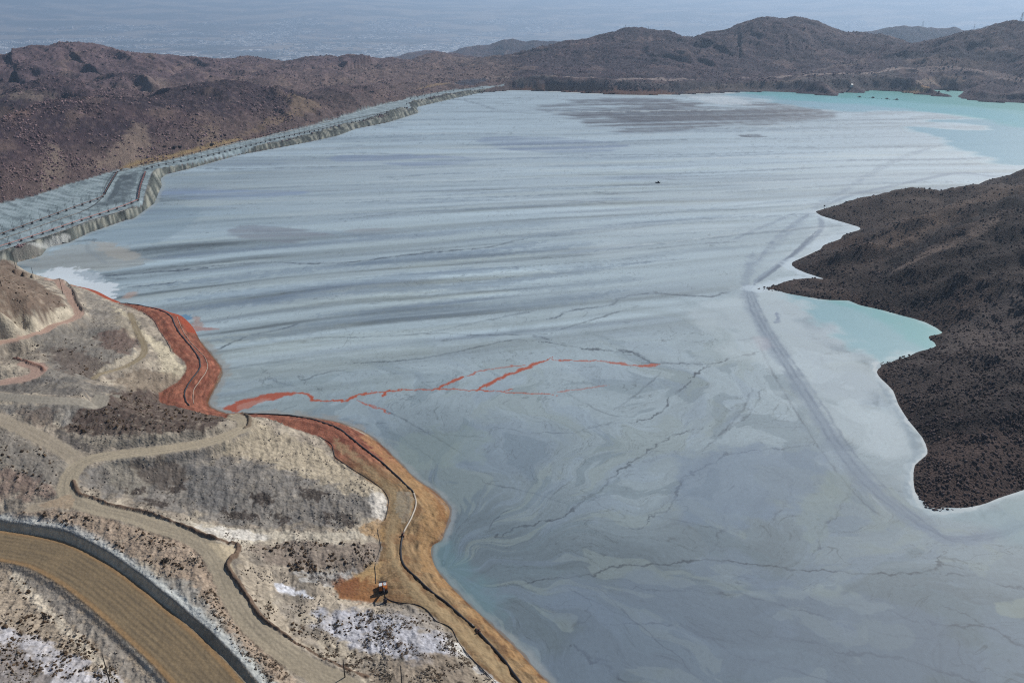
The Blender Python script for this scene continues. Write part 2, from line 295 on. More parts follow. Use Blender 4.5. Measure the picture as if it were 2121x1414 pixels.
def heights(X, Y, fine=True):
    h, D = base_height(X, Y)
    flat = np.zeros(len(X), np.float32)
    i = np.nonzero((X < 60) & (Y < 700))[0]
    x = X[i]; y = Y[i]; hh = h[i]; ff = flat[i]
    for k, (q, hw) in ROADS.items():
        d, z = line_dist(q, x, y, hw + 5, val=q[:, 2])
        wgt = 1 - sst(hw + 0.2, hw + (2.6 if hw > 7 else 3.5), d); hh = hh * (1 - wgt) + z * wgt; ff = np.maximum(ff, 1 - sst(hw - 0.3, hw + 1.0, d) if hw < 7 else 1 - sst(hw + 2.4, hw + 4.6, d))
    s_ = sdf(RING_POLY, x, y, 12.0); ff = np.maximum(ff, 0.9 * sst(-1.5, 0.3, s_))
    for q, bh, bw in BERMS:
        d = line_dist(q, x, y, bw * 1.6); dn = d + .35 * noise(x / 1.7, y / 1.7, 66); hh = hh + bh * (1 + .5 * noise(x / 4, y / 4, 67)) * (1 - sst(bw * 0.15, bw, dn))
    h[i] = hh; flat[i] = ff
    j = np.nonzero((X < 60) & (Y > 540) & (Y < 2100))[0]
    dmask = np.zeros(len(X), np.float32); s_ = sdf(DAM_POLY, X[j], Y[j], 30.0)
    dmask[j] = sst(-3, 1, s_); flat = np.maximum(flat, dmask)
    if fine:
        r = np.hypot(X, Y); L = D > 0
        i = np.nonzero(L)[0]; x = X[i]; y = Y[i]; rr = r[i]
        far = sst(900, 1500, rr); q = np.clip(D[i] / 18, 0, 1) * (1 - flat[i])
        big = fbm(x / 110, y / 110, 3, 5) * (3.5 * far + 0.0) + fbm(x / 420, y / 420, 3, 9) * 5 * far + np.where(x > 60, 1.0, 0.0) * (1 - far) * np.clip(D[i] / 45, 0, 1) * (13 * fbm((x * .95 + y * .3) / 130, (y * .95 - x * .3) / 40, 3, 8, gain=.45) - 2.5 * np.abs(fbm(x / 34, y / 34, 3, 7)))
        rid = 1 - np.abs(fbm(x / 95, y / 95, 4, 21)); big = big + (rid - 0.7) * 7 * far
        right = (x > 60) & (rr < 1300)
        gr = np.abs(fbm(x / 3.4, y / 3.4, 2, 44)) * (0.9 * far + .15 * (x > 60) * (1 - far)); mid = gr + fbm(x / 22, y / 22, 4, 31) * np.where(right, .7, .4 + 1.5 * far)
        rub = np.abs(fbm(x / 6.5, y / 6.5, 3, 41)) * np.where(right, 0.35, 0.3 + 1.4 * far)
        gul = np.abs(fbm(x / 7 + fbm(x / 40, y / 40, 2, 55) * 2, y / 30, 3, 51)) * 0.7 * ((x < 60) & (rr < 620)); st = fbm((x + .3 * y) / 3.0, (y - .3 * x) / 11, 3, 58) * .35 * ((x < 60) & (rr < 620)); mid = mid + st
        h[i] += (q * (big + mid + rub - gul * 0.8)).astype(np.float32)
        # gullied cones on the inner face of the dam
        j = np.nonzero(L & (X < 60) & (Y > 560) & (Y < 2000) & (D < 14))[0]
        if len(j): j = j[sdf(DAM_ALL, X[j], Y[j], 5.0) > -1]
        if len(j):
            ang = (X[j] * 0.86 + Y[j] * 0.5); g = np.abs(noise(ang / 7.0, D[j] * 0.03 + 3, 71)) + 0.6 * np.abs(noise(ang / 3.2, D[j] * 0.04, 72))
            h[j] += (g - 0.35) * 1.6 * (np.clip(D[j] / 3, 0, 1) * (1 - sst(6, 10, D[j])))
        # rills on the shore bank
        j = np.nonzero(L & (X < 60) & (Y < 560) & (D < 14))[0]
        if len(j):
            h[j] += fbm(X[j] / 3.0, Y[j] / 3.0, 3, 81) * 0.35 * np.clip(D[j] / 3, 0, 1) - 0.3 * np.abs(noise((X[j] + 0.4 * Y[j]) / 2.2, Y[j] / 12, 83)) * np.clip(D[j] / 3, 0, 1)
        h[i] += (fbm(x / 1.9, y / 1.9, 2, 91) * (0.06 + 0.12 * q)).astype(np.float32)
    return h, D, flat
# ------------------------------------------------------------------ node materials
def new_mat(name):
    m = bpy.data.materials.new(name); m.use_nodes = True; t = m.node_tree; t.nodes.clear()
    o = t.nodes.new("ShaderNodeOutputMaterial"); b = t.nodes.new("ShaderNodeBsdfPrincipled"); t.links.new(b.outputs[0], o.inputs[0])
    return m, t, b
def mth(t, op, a, b=None, c=None):
    n = t.nodes.new("ShaderNodeMath"); n.operation = op
    for i, v in enumerate((a, b, c)):
        if v is None: continue
        if isinstance(v, (int, float)): n.inputs[i].default_value = v
        else: t.links.new(v, n.inputs[i])
    return n.outputs[0]
def tex(t, scale, detail=4, rough=0.6, vec=None, kind="ShaderNodeTexNoise"):
    n = t.nodes.new(kind); n.inputs['Scale'].default_value = scale
    if kind == "ShaderNodeTexNoise": n.inputs['Detail'].default_value = detail; n.inputs['Roughness'].default_value = rough
    if vec is not None: t.links.new(vec, n.inputs['Vector'])
    return n.outputs['Fac'] if kind == "ShaderNodeTexNoise" else n.outputs['Distance']
def attr(t, name, out='Color'):
    n = t.nodes.new("ShaderNodeAttribute"); n.attribute_name = name; return n.outputs[out]
def scalecol(t, col, fac):
    n = t.nodes.new("ShaderNodeVectorMath"); n.operation = 'SCALE'; t.links.new(col, n.inputs[0]); t.links.new(fac, n.inputs['Scale']); return n.outputs[0]
def land_material():
    m, t, b = new_mat("land")
    tc = t.nodes.new("ShaderNodeTexCoord").outputs['Object']; rk = attr(t, 'rk', 'Fac')
    n1 = tex(t, 0.55, 6, 0.72, tc); n2 = tex(t, 0.09, 4, 0.6, tc); v = tex(t, 0.9, vec=tc, kind="ShaderNodeTexVoronoi")
    f = mth(t, 'ADD', mth(t, 'MULTIPLY', mth(t, 'SUBTRACT', n1, 0.5), 1.5), mth(t, 'MULTIPLY', mth(t, 'SUBTRACT', n2, 0.5), 0.7))
    f = mth(t, 'ADD', f, mth(t, 'MULTIPLY', mth(t, 'SUBTRACT', v, 0.5), -0.35))
    amt = mth(t, 'MULTIPLY_ADD', rk, 0.6, 0.2)
    fac = mth(t, 'MAXIMUM', mth(t, 'MULTIPLY_ADD', f, amt, 1.0), 0.15)
    t.links.new(scalecol(t, attr(t, 'col'), fac), b.inputs['Base Color'])
    b.inputs['Roughness'].default_value = 0.92; b.inputs['Specular IOR Level'].default_value = 0.15
    bp = t.nodes.new("ShaderNodeBump"); bp.inputs['Distance'].default_value = 1.1
    t.links.new(mth(t, 'ADD', n1, mth(t, 'MULTIPLY', v, 0.6)), bp.inputs['Height']); t.links.new(mth(t, 'MULTIPLY_ADD', rk, 0.8, 0.12), bp.inputs['Strength'])
    t.links.new(bp.outputs[0], b.inputs['Normal']); return m
def tailings_material():
    m, t, b = new_mat("tailings")
    tc = t.nodes.new("ShaderNodeTexCoord").outputs['Object']
    mp = t.nodes.new("ShaderNodeMapping"); mp.inputs['Rotation'].default_value = (0, 0, math.radians(-14)); mp.inputs['Scale'].default_value = (0.03, 1.0, 1.0); t.links.new(tc, mp.inputs[0])
    n1 = tex(t, 0.16, 6, 0.65, mp.outputs[0]); n2 = tex(t, 0.5, 6, 0.7, tc); n3 = tex(t, 0.045, 5, 0.65, mp.outputs[0])
    f = mth(t, 'ADD', mth(t, 'MULTIPLY', mth(t, 'SUBTRACT', n1, 0.5), mth(t, 'MULTIPLY', attr(t, 'streak', 'Fac'), 0.34)), mth(t, 'MULTIPLY', mth(t, 'SUBTRACT', n2, 0.5), 0.26))
    f = mth(t, 'ADD', f, mth(t, 'MULTIPLY', mth(t, 'SUBTRACT', n3, 0.5), mth(t, 'MULTIPLY', attr(t, 'streak', 'Fac'), 0.5)))
    dry = mth(t, 'SUBTRACT', 1.0, attr(t, 'wet', 'Fac'))
    t.links.new(scalecol(t, attr(t, 'col'), mth(t, 'MULTIPLY_ADD', f, dry, 1.0)), b.inputs['Base Color'])
    t.links.new(mth(t, 'MULTIPLY_ADD', dry, 0.35, 0.3), b.inputs['Roughness']); b.inputs['Specular IOR Level'].default_value = 0.3
    bp = t.nodes.new("ShaderNodeBump"); bp.inputs['Distance'].default_value = 0.25; bp.inputs['Strength'].default_value = 0.25
    t.links.new(mth(t, 'MULTIPLY', n2, dry), bp.inputs['Height']); t.links.new(bp.outputs[0], b.inputs['Normal']); return m
def paint_mat(name, rgb, rough=0.6, metal=0.0, var=0.25, sc=2.0):
    m, t, b = new_mat(name); tc = t.nodes.new("ShaderNodeTexCoord").outputs['Object']; n = tex(t, sc, 5, 0.6, tc)
    c = t.nodes.new("ShaderNodeRGB"); c.outputs[0].default_value = (*[float(q) for q in rgb], 1)
    t.links.new(scalecol(t, c.outputs[0], mth(t, 'MULTIPLY_ADD', mth(t, 'SUBTRACT', n, 0.5), var * 2, 1.0)), b.inputs['Base Color'])
    b.inputs['Roughness'].default_value = rough; b.inputs['Metallic'].default_value = metal; return m
M_LAND = land_material(); M_TAIL = tailings_material()
# ------------------------------------------------------------------ mesh from arrays
def mesh_np(name, V, Fc, mat, cols=None, attrs=None, smooth=False, parent=None, link=True):
    me = bpy.data.meshes.new(name); V = np.asarray(V, np.float32); Fc = np.asarray(Fc, np.int32); k = Fc.shape[1]
    me.vertices.add(len(V)); me.vertices.foreach_set("co", V.ravel())
    me.loops.add(Fc.size); me.loops.foreach_set("vertex_index", Fc.ravel())
    me.polygons.add(len(Fc)); me.polygons.foreach_set("loop_start", np.arange(0, Fc.size, k, dtype=np.int32)); me.polygons.foreach_set("loop_total", np.full(len(Fc), k, np.int32))
    me.polygons.foreach_set("use_smooth", np.full(len(Fc), smooth))
    me.update(calc_edges=True)
    if cols is not None:
        a = me.attributes.new("col", 'FLOAT_COLOR', 'POINT'); c4 = np.ones((len(V), 4), np.float32); c4[:, :3] = cols; a.data.foreach_set("color", c4.ravel())
    for n_, v_ in (attrs or {}).items():
        a = me.attributes.new(n_, 'FLOAT', 'POINT'); a.data.foreach_set("value", np.asarray(v_, np.float32))
    me.materials.append(mat); ob = bpy.data.objects.new(name, me)
    if link: COL.objects.link(ob)
    if parent: ob.parent = parent
    return ob
def sub_mesh(name, V, Q, sel, mat, cols, attrs, smooth=True, parent=None):
    q = Q[sel]; u, inv = np.unique(q, return_inverse=True)
    return mesh_np(name, V[u], inv.reshape(q.shape), mat, cols[u], {k: v[u] for k, v in attrs.items()}, smooth, parent)
def tag(o, label=None, cat=None, group=None, kind=None):
    if label: o["label"] = label
    if cat: o["category"] = cat
    if group: o["group"] = group
    if kind: o["kind"] = kind
    return o
def polar(az0, az1, na, radii):
    az = np.radians(np.linspace(az0, az1, na)); A, R = np.meshgrid(az, radii)
    nr = len(radii); i = np.arange(nr - 1)[:, None] * na + np.arange(na - 1)[None, :]
    Q = np.stack([i, i + 1, i + na + 1, i + na], -1).reshape(-1, 4)
    return (np.sin(A) * R).ravel(), (np.cos(A) * R).ravel(), Q
# ------------------------------------------------------------------ tailings surface
r_, radii = 150.0, []
while r_ < 2100:
    radii.append(r_); r_ += r_ * r_ / (CAM_H * 797.0) * (.95 if r_ < 500 else .85)
radii.append(2120.0)
X, Y, Q = polar(-49, 49, 1900, radii)
okv = sdf(POND, X, Y, 12.0) > -4
ok = okv[Q].all(1); Q = Q[ok]; u, inv = np.unique(Q, return_inverse=True); Q = inv.reshape(Q.shape); X = X[u]; Y = Y[u]
N = len(X); print("tailings verts", N)
dsh = sdf(POND, X, Y, 40.0)
col = np.zeros((N, 3), np.float32); wet = np.zeros(N, np.float32)
def mix(m, c):
    global col
    col = col * (1 - m[:, None]) + np.asarray(c, np.float32)[None, :] * m[:, None]
def mul(f):
    global col
    col = col * f[:, None]
# overall tone: near end darker, middle paler
yy = Y + 0.25 * X
t1 = sst(210, 430, yy + 40 * fbm(X / 90, Y / 60, 3, 3)); base_a = C(92, 107, 116); base_b = C(149, 165, 172)
col[:] = base_a; mix(t1, base_b)
mix(sst(520, 1000, Y) * 0.6, C(152, 170, 182)); mix(sst(1000, 1700, Y) * 0.5, C(150, 168, 178))
mix(sst(-120, -330, X - 0.2 * (Y - 600)) * 0.35 * (1 - sst(800, 1100, Y)), C(120, 140, 152))
# flow streaks, direction roughly 22 degrees from the X axis
ca, sa = math.cos(math.radians(22)), math.sin(math.radians(22))
U = X; W = Y - X * (.32 - .2 * sst(550, 1050, Y)); DR = np.hypot(X, Y) ** 2 * 1.0 / 159400; WD = np.maximum(DR, .2)
W2 = W + 12 * fbm(X / 420, Y / 300, 2, 11) + 1.6 * fbm(X / 110, Y / 60, 2, 12)
zone = sst(380, 520, Y - 0.45 * X) * (1 - 0.35 * sst(900, 1500, Y)) * (1 - 0.8 * np.exp(-(((X - 210) / 110) ** 2 + ((Y - 560) / 200) ** 2)))
zone = zone * (.5 + .65 * sst(-.35, .35, fbm(U / 260, W / 110, 3, 44)))
s1 = fbm(U / 520, W2 / 16, 5, 13, gain=0.66, wl=16 / WD); s2 = fbm(U / 700, W2 / 36, 4, 14, wl=36 / WD); s3 = fbm(U / 260, W2 / 5, 4, 15, gain=0.7, wl=5 / WD)
mul(1 - zone * (0.24 * sst(0.02, 0.6, s1) + 0.20 * sst(0.0, 0.6, s2) + 0.14 * s3 - 0.10 * sst(0.0, 0.7, -s1) - 0.06))
sx1 = s1 + .10 * fbm(X / 9, Y / 9, 3, 37); sx2 = s2 + .06 * fbm(X / 14, Y / 14, 3, 38)
mul(1 - zone * (.13 * sst(.16, .20, sx1) + .12 * sst(.38, .42, sx1) + .12 * sst(.12, .15, sx2) - .07 * sst(.18, .22, -sx1) - .07 * sst(.2, .24, -sx2)))
mixs_ = .35 * zone * sst(.1, .4, fbm(U / 600, W2 / 60, 3, 39)) * sst(470, 560, Y) * (1 - sst(800, 900, Y)); mix(mixs_, C(112, 128, 138))
thin = 1 - np.abs(fbm(U / 420, W2 / 26, 4, 35, gain=.6, wl=26 / WD)) * 2.4; mul(1 - zone * .34 * sst(.93, 1.0, thin) * sst(-.2, .3, fbm(U / 120, W / 30, 2, 36)))
mix(0.5 * zone * sst(0.15, 0.6, fbm(U / 260, W2 / 22, 3, 16, wl=22 / WD)), C(116, 132, 150))
mix(0.35 * zone * sst(0.1, 0.6, fbm(U / 260, W2 / 30, 3, 17, wl=30 / WD)), C(160, 172, 168))
mix(0.55 * zone * sst(0.1, 0.5, fbm(U / 300, W2 / 17, 3, 18, wl=17 / WD)), C(160, 176, 182))
def ridged(x, y, seed, o=4): return 1 - np.abs(fbm(x, y, o, seed, gain=0.55)) * 2.2
# flow fans near the camera, spreading from the near bank
zn = 1 - sst(340, 560, Y - 0.35 * X)
wx = X + 9 * fbm(X / 45, Y / 45, 3, 19); wy = Y + 9 * fbm(X / 45, Y / 45, 3, 20)
fc_ = at([(940, 1165)])[0]; TH = np.arctan2(wy - fc_[1], wx - fc_[0]); RO = np.hypot(wx - fc_[0], wy - fc_[1]) + 20
TH = TH + .25 * fbm(RO / 90, TH * 1.3, 2, 20) + .12 * np.sin(RO / 70)
f1 = fbm(TH * 5.5, RO / 95, 5, 22, gain=.6); f2 = fbm(TH * 16, RO / 60, 4, 23, gain=.65); f3 = fbm(TH * 3 + 5, RO / 70, 4, 24, gain=.62)
mul(1 + zn * (0.13 * f1 + 0.12 * f2)); mul(1 - zn * (.08 * sst(.18, .215, f1) + .07 * sst(-.12, -.10, f2) - .08 * sst(.2, .235, f3)))
mix(0.45 * zn * sst(0.2, 0.26, fbm(TH * 4.4, RO / 60, 5, 25)), C(98, 115, 124)); mix(0.35 * zn * sst(0.28, 0.34, fbm(TH * 4, RO / 55, 5, 26)), C(130, 143, 140)); mix(0.3 * zn * sst(0.1, 0.5, f3), C(108, 124, 142))
sw = f1; fl = 1 - np.abs(fbm(TH * 7, RO / 110, 5, 28, gain=.6)) * 3.2; mul(1 - zn * .30 * sst(.88, 1.0, fl) * sst(-.25, .15, fbm(X / 26, Y / 26, 3, 31)))
cr = ridged(X / 24, Y / 16, 45, 5); mul(1 - .22 * sst(.93, 1.0, cr) * sst(-.1, .3, fbm(X / 35, Y / 35, 3, 46)) * (Y < 620)); cr = ridged(TH * 9, RO / 40, 47, 5); mul(1 - .22 * zn * sst(.94, 1.0, cr))
fl = 1 - np.abs(fbm(TH * 11 + 3, RO / 80, 4, 42, gain=.6)) * 3.0; mul(1 + zn * .12 * sst(.9, 1.0, fl) * sst(-.1, .3, fbm(X / 20, Y / 20, 3, 43)))
# thin broken cracks and rivulets
cr = ridged(wx / 70, wy / 55, 27, 5); mul(1 - 0.36 * sst(0.95, 1.0, cr) * sst(0.0, 0.35, fbm(X / 30, Y / 30, 2, 29)))
cr = ridged(X / 120 + 0.6 * sw, Y / 38, 30, 5); mul(1 - 0.30 * sst(0.955, 1.0, cr) * sst(-0.05, 0.3, fbm(X / 60, Y / 40, 2, 32)) * sst(300, 420, Y))
mul(1 + 0.05 * noise(X / 1.3, Y / 1.3, 33) + 0.04 * noise(X / 3.1, Y / 2.3, 34))
CONV = at
def stroke(pts, wd, c, a=1.0, soft=0.5, brk=0.0, wob=0.0, seed=1, n=4, taper=True):
    """a mark left on the surface: pts on the photo, width in metres"""
    L = CONV(smooth_line(pts, n)); tt = np.linspace(0, 1, len(L)); mx = wd * 1.6 + 1.5
    mx = mx + 2 * wob; d0 = line_dist(L, X, Y, mx); i = np.nonzero(d0 < mx)[0]
    if not len(i): return
    x = X[i]; y = Y[i]; wx_ = x + wob * 1.4 * fbm(x / 7, y / 7, 4, seed + 200, gain=.6); wy_ = y + wob * 1.4 * fbm(x / 7, y / 7, 4, seed + 201, gain=.6)
    dd, v = line_dist(L, wx_, wy_, mx, val=tt); wl = np.maximum(wd * (1 + 0.5 * noise(x / (wd * 3 + 4), y / (wd * 3 + 4), seed + 100)), .62 * np.hypot(x, y) ** 2 / 159400)
    if taper: wl = wl * np.clip(np.minimum(v, 1 - v) * 8, 0.25, 1)
    m = (1 - sst(wl * (1 - soft), wl * (1 + soft), dd)) * a
    if brk: m = m * np.clip(0.75 + 1.1 * fbm(x / 14.0, y / 14.0, 4, seed + 300, gain=.6), 0.45, 1)
    # a mark narrower than the mesh keeps its strength
    col[i] = col[i] * (1 - m[:, None]) + np.asarray(c, np.float32) * m[:, None]
def patch(pts, c, a=1.0, soft=4.0, ragged=0.0, rs=12.0, seed=1, wv=0.0, stretch=1.0, n=3):
    P_ = list(pts) + [pts[0]]; L = CONV(smooth_line(P_, n)[:-1]); mg = max(soft, ragged) * 2 + 5; lo = L.min(0) - mg; hi = L.max(0) + mg
    k = np.nonzero((X > lo[0]) & (X < hi[0]) & (Y > lo[1]) & (Y < hi[1]))[0]
    if not len(k): return
    s_ = sdf(L, X[k], Y[k], mg) + ragged * fbm(X[k] / (rs * stretch), Y[k] / rs, 4, seed + 400)
    m = sst(-soft, soft, s_) * a
    if stretch > 1.9 and not wv: m = m * np.clip(.8 + .9 * fbm(X[k] / 260, (Y[k] - .15 * X[k]) / 22, 4, seed + 440), 0, 1.1 / max(a, .01) * a)
    m = np.clip(m, 0, 1); col[k] = col[k] * (1 - m[:, None]) + np.asarray(c, np.float32) * m[:, None]
    if wv: wet[k] = np.maximum(wet[k], m * wv)
DK = C(52, 62, 76); DG = C(92, 106, 120)
# broad dark bands across the middle
for P_, wd, a_ in [([(300,592),(500,573),(700,552),(900,535),(1100,520),(1260,500)],6,.5), ([(350,622),(500,606),(700,590),(900,567),(1100,553)],7,.45), ([(380,642),(600,617),(800,600),(1000,590),(1150,568),(1350,542)],6,.5),
    ([(430,705),(600,690),(700,668),(850,652),(1000,640),(1150,625),(1300,600)],7,.4), ([(1080,492),(1250,472),(1400,457),(1560,447)],7,.45), ([(300,532),(450,520),(700,500),(900,482),(1100,466),(1400,440)],6,.35),
    ([(720,550),(850,532),(1000,520),(1130,500)],6,.5), ([(1100,560),(1250,545),(1400,522),(1560,510)],6,.3), ([(500,470),(560,480),(640,478),(760,488),(840,488)],5,.3), ([(600,440),(800,420),(1000,410),(1300,395)],5,.25), ([(700,350),(900,345),(1150,330),(1400,330)],7,.25),
    ([(1050,600),(1200,590),(1330,575)],6,.3), ([(640,655),(820,640),(1050,610)],4,.35)]:
    stroke(P_, wd, C(98, 116, 134), a_, 0.9, 0.0, 3.0, seed=int(P_[0][0]))
for P_, wd, a_ in [([(300,565),(430,552),(564,542)],.8,.6), ([(564,542),(610,545),(658,546),(734,542),(828,530),(941,519),(1017,511),(1060,500),(1100,493)],1.0,.75), ([(820,531),(900,520),(960,517)],1.4,.6), ([(1100,493),(1250,480),(1400,462)],.7,.5), ([(190,571),(225,571),(275,567),(350,562),(430,555)],1.5,.95),
    ([(215,575),(240,577),(262,576)],.8,.8), ([(258,595),(300,592),(340,588),(370,584)],1.0,.6), ([(165,556),(220,553),(300,547)],.8,.6), ([(1170,417),(1230,418),(1270,421)],1.1,.7), ([(1230,397),(1260,402),(1300,400),(1400,393)],.8,.4), ([(300,407),(345,405),(420,403),(600,398),(760,393)],.9,.35), ([(405,348),(450,350),(520,350),(600,347),(700,345)],1.3,.5),
    ([(290,402),(300,405),(350,407)],.8,.4), ([(870,203),(960,208),(1030,228)],2,.4), ([(700,455),(850,440),(1060,430),(1300,420),(1500,405)],.8,.35), ([(1130,535),(1300,520),(1450,505),(1540,500)],.9,.4), ([(1150,555),(1310,545),(1430,535)],.8,.35)]:
    stroke(P_, wd, DK, a_, 0.7, 0.1, 0.6, seed=int(P_[1][0]))
LN = [([(1570,705),(1600,770),(1660,870),(1720,960),(1790,1040),(1860,1090)],.4,.4), ([(1590,728),(1530,737),(1480,752),(1455,765),(1430,785)],1.2,.75), ([(1430,785),(1420,800),(1395,815)],.9,.6), ([(1382,822),(1382,842),(1350,862),(1312,874)],.9,.7), ([(1330,752),(1380,752),(1470,754)],.7,.7), ([(1100,706),(1160,712),(1180,718),(1240,724),(1300,729),(1330,741),(1347,752)],1.0,.7),
 ([(1275,722),(1320,732),(1345,748)],.6,.6), ([(1100,706),(1060,704),(1000,716),(920,734),(830,747),(700,752)],.6,.5), ([(1100,693),(1140,704)],.7,.5), ([(443,728),(480,710),(515,695)],.7,.7), ([(515,695),(580,682),(620,670)],.5,.5), ([(1154,686),(1200,670),(1250,655),(1300,640)],.5,.5), ([(1100,664),(1150,658),(1180,643),(1260,633),(1285,617),(1340,608),(1400,610),(1470,614),(1500,606),(1515,604)],.7,.6),
 ([(1000,1118),(1073,1093),(1163,1069),(1195,1050),(1225,1027),(1276,984),(1320,951),(1371,914),(1410,898),(1480,880)],1.0,.6), ([(1342,1085),(1349,1067),(1382,1056),(1407,1005),(1425,984),(1465,962),(1509,942),(1582,931),(1654,924),(1690,918)],1.0,.65), ([(1342,1085),(1310,1095),(1280,1080),(1180,1075)],.5,.4), ([(1349,1067),(1420,1080),(1500,1095)],.4,.45),
 ([(1029,1212),(1080,1208),(1145,1198),(1218,1191),(1273,1173),(1382,1167),(1462,1159),(1582,1171),(1691,1182),(1812,1187),(1914,1184),(1945,1166),(1954,1132)],.8,.6), ([(1929,1187),(2017,1193),(2061,1206),(2119,1220),(2200,1235)],.8,.5), ([(1233,1209),(1309,1282),(1345,1314),(1400,1354),(1451,1405)],.6,.6), ([(1174,1216),(1254,1256),(1316,1289)],.4,.5),
 ([(1273,1221),(1418,1222),(1509,1229),(1589,1245),(1691,1271),(1749,1289)],.8,.55), ([(1247,1293),(1400,1293),(1472,1329),(1545,1362),(1629,1383),(1691,1402),(1760,1425)],.8,.55), ([(1182,1333),(1225,1365),(1269,1376)],.9,.7), ([(1225,1365),(1260,1385),(1298,1412),(1310,1430)],.9,.65), ([(1500,1305),(1618,1318),(1691,1333),(1763,1349),(1844,1360),(1885,1369),(1944,1384),(2002,1404),(2060,1425)],.9,.6),
 ([(1762,1293),(1826,1310),(1944,1322)],.9,.5), ([(1680,1240),(1797,1258),(1841,1264),(1885,1281),(1923,1310)],.9,.55), ([(1908,1283),(1973,1293),(2055,1300),(2119,1340),(2200,1380)],.9,.55), ([(1949,1255),(2002,1274),(2049,1299)],.7,.45), ([(1768,1006),(1739,1056),(1700,1102),(1686,1152)],1.0,.45), ([(1647,991),(1618,1053),(1600,1080)],.7,.35), ([(1502,1035),(1491,1100),(1469,1147)],1.2,.4),
 ([(1040,1075),(1110,1060),(1150,1020),(1200,980)],.4,.3), ([(1010,1000),(1100,1020),(1180,1045)],.4,.4), ([(1013,1097),(1030,1070),(1060,1055)],.4,.5), ([(830,905),(880,940),(910,960)],.4,.4), ([(790,845),(840,870),(900,905),(960,940)],.4,.5), ([(860,890),(930,900),(1000,905)],.4,.4), ([(565,858),(590,848),(618,838)],.8,.5), ([(1000,890),(1040,885),(1090,895),(1180,895),(1250,880),(1312,874)],.9,.35),
 ([(1170,812),(1240,850),(1290,865)],.4,.35), ([(1270,850),(1320,815),(1370,770)],.4,.35), ([(1480,905),(1520,880),(1560,850),(1585,790)],.8,.4), ([(1450,940),(1530,860),(1560,800)],.5,.35), ([(1700,735),(1760,728),(1830,725),(1860,715)],.6,.4), ([(1700,735),(1705,755),(1725,765)],.7,.45), ([(1560,712),(1590,705),(1620,695)],.8,.4), ([(1520,705),(1550,702),(1570,700)],.8,.5), ([(620,790),(680,770),(720,765)],.6,.4), ([(545,780),(590,795),(620,800)],.6,.4),
 ([(600,700),(760,698),(900,690),(1010,694),(1160,690)],.5,.45), ([(880,690),(1000,665),(1120,640)],.6,.35), ([(1460,1180),(1520,1215),(1600,1280),(1700,1330)],.5,.25), ([(1300,1200),(1420,1260),(1560,1330),(1660,1370)],.5,.25), ([(1200,1400),(1150,1360),(1120,1320)],.5,.3)]
for k, (P_, wd, a_) in enumerate(LN): stroke(P_, wd * 0.55, C(44, 54, 66), min(a_ * 1.1, 1), 0.6, 0.15, 1.3 * wd, seed=k + 3)
for k, (P_, wd, a_) in enumerate(LN[::2]): stroke(P_, wd * 4, C(100, 116, 132), a_ * .28, 0.9, 0.0, 2.0, seed=k + 60)
# paler dry crust round the peninsula and in the middle
patch([(1250,520),(1500,475),(1690,425),(1950,372),(2121,345),(2121,300),(1800,315),(1400,390),(1150,465)], C(176, 190, 195), .42, 45, 60, 70, 110, stretch=2.2)
patch([(1430,650),(1550,600),(1640,560),(1700,520),(1720,480),(1690,470),(1640,545),(1625,600),(1800,760),(1880,900),(1870,1010),(1700,860),(1560,740)], C(178, 191, 196), .45, 12, 20, 30, 111)
patch([(420,360),(900,300),(1200,330),(1150,430),(700,430),(420,430)], C(164, 178, 184), .4, 25, 40, 60, 112, stretch=2.2)
# the graded vehicle way past the rocky spur
TR = C(104, 120, 138)
stroke([(1552,596),(1562,640),(1592,700),(1640,770),(1690,850),(1735,920),(1785,985),(1840,1040),(1905,1085)], 5.0, TR, .6, 0.6, 0, 1.2, 5, taper=False)
stroke([(1890,1075),(1960,1118),(2040,1112),(2121,1085),(2200,1050)], 3.0, TR, .6, 0.6, 0, 1.2, 6)
for o_ in (-9, 0, 9): stroke([(1550+o_/2,596),(1565+o_,640),(1598+o_,700),(1645+o_*1.4,770),(1697+o_*1.6,850),(1740+o_*1.8,920),(1792+o_*2,985),(1848+o_*1.6,1040),(1915+o_,1088),(1975,1116+o_/2),(2060,1108+o_/2),(2140,1080)], .7, C(84, 100, 118), .5, 0.6, 0.1, 0.4, 8 + o_)
stroke([(1558,597),(1575,575),(1615,548),(1665,510),(1698,478),(1700,455),(1690,440)], 2.2, TR, .7, 0.6, 0, 0.6, 9); stroke([(1560,590),(1600,562),(1650,520),(1690,480)], .8, C(80, 96, 114), .7, 0.5, 0, 0.4, 10)
stroke([(1547,592),(1552,560),(1590,520),(1645,470),(1685,432),(1740,400),(1820,350),(1900,315),(1990,290)], 3.5, TR, .45, 0.9, 0.2, 2.0, 11); stroke([(1570,540),(1610,490),(1680,440)], .8, TR, .5, .6, 0.2, .5, 12); stroke([(1510,500),(1580,470),(1650,440)], .9, TR, .5, .6, 0.1, .5, 13)
stroke([(1540,600),(1548,560),(1560,520)], 3, TR, .5, .8, .1, 1.5, 14); stroke([(1690,436),(1760,405),(1850,385),(1920,370),(1990,358),(2060,366),(2121,364)], 1.6, TR, .6, .6, 0, .6, 15)
stroke([(1609,645),(1612,660),(1606,670)], 1.6, C(90, 106, 132), .7, .6, .2, 1, 16); stroke([(1800,1020),(1830,1052),(1850,1070)], .4, C(170, 182, 190), .3, .5, .2, .2, 17)
stroke([(1817,790),(1850,830),(1880,885),(1898,935),(1888,980),(1880,1010),(1895,1050)], 2.0, C(112, 132, 146), .5, .7, 0, .6, 18)
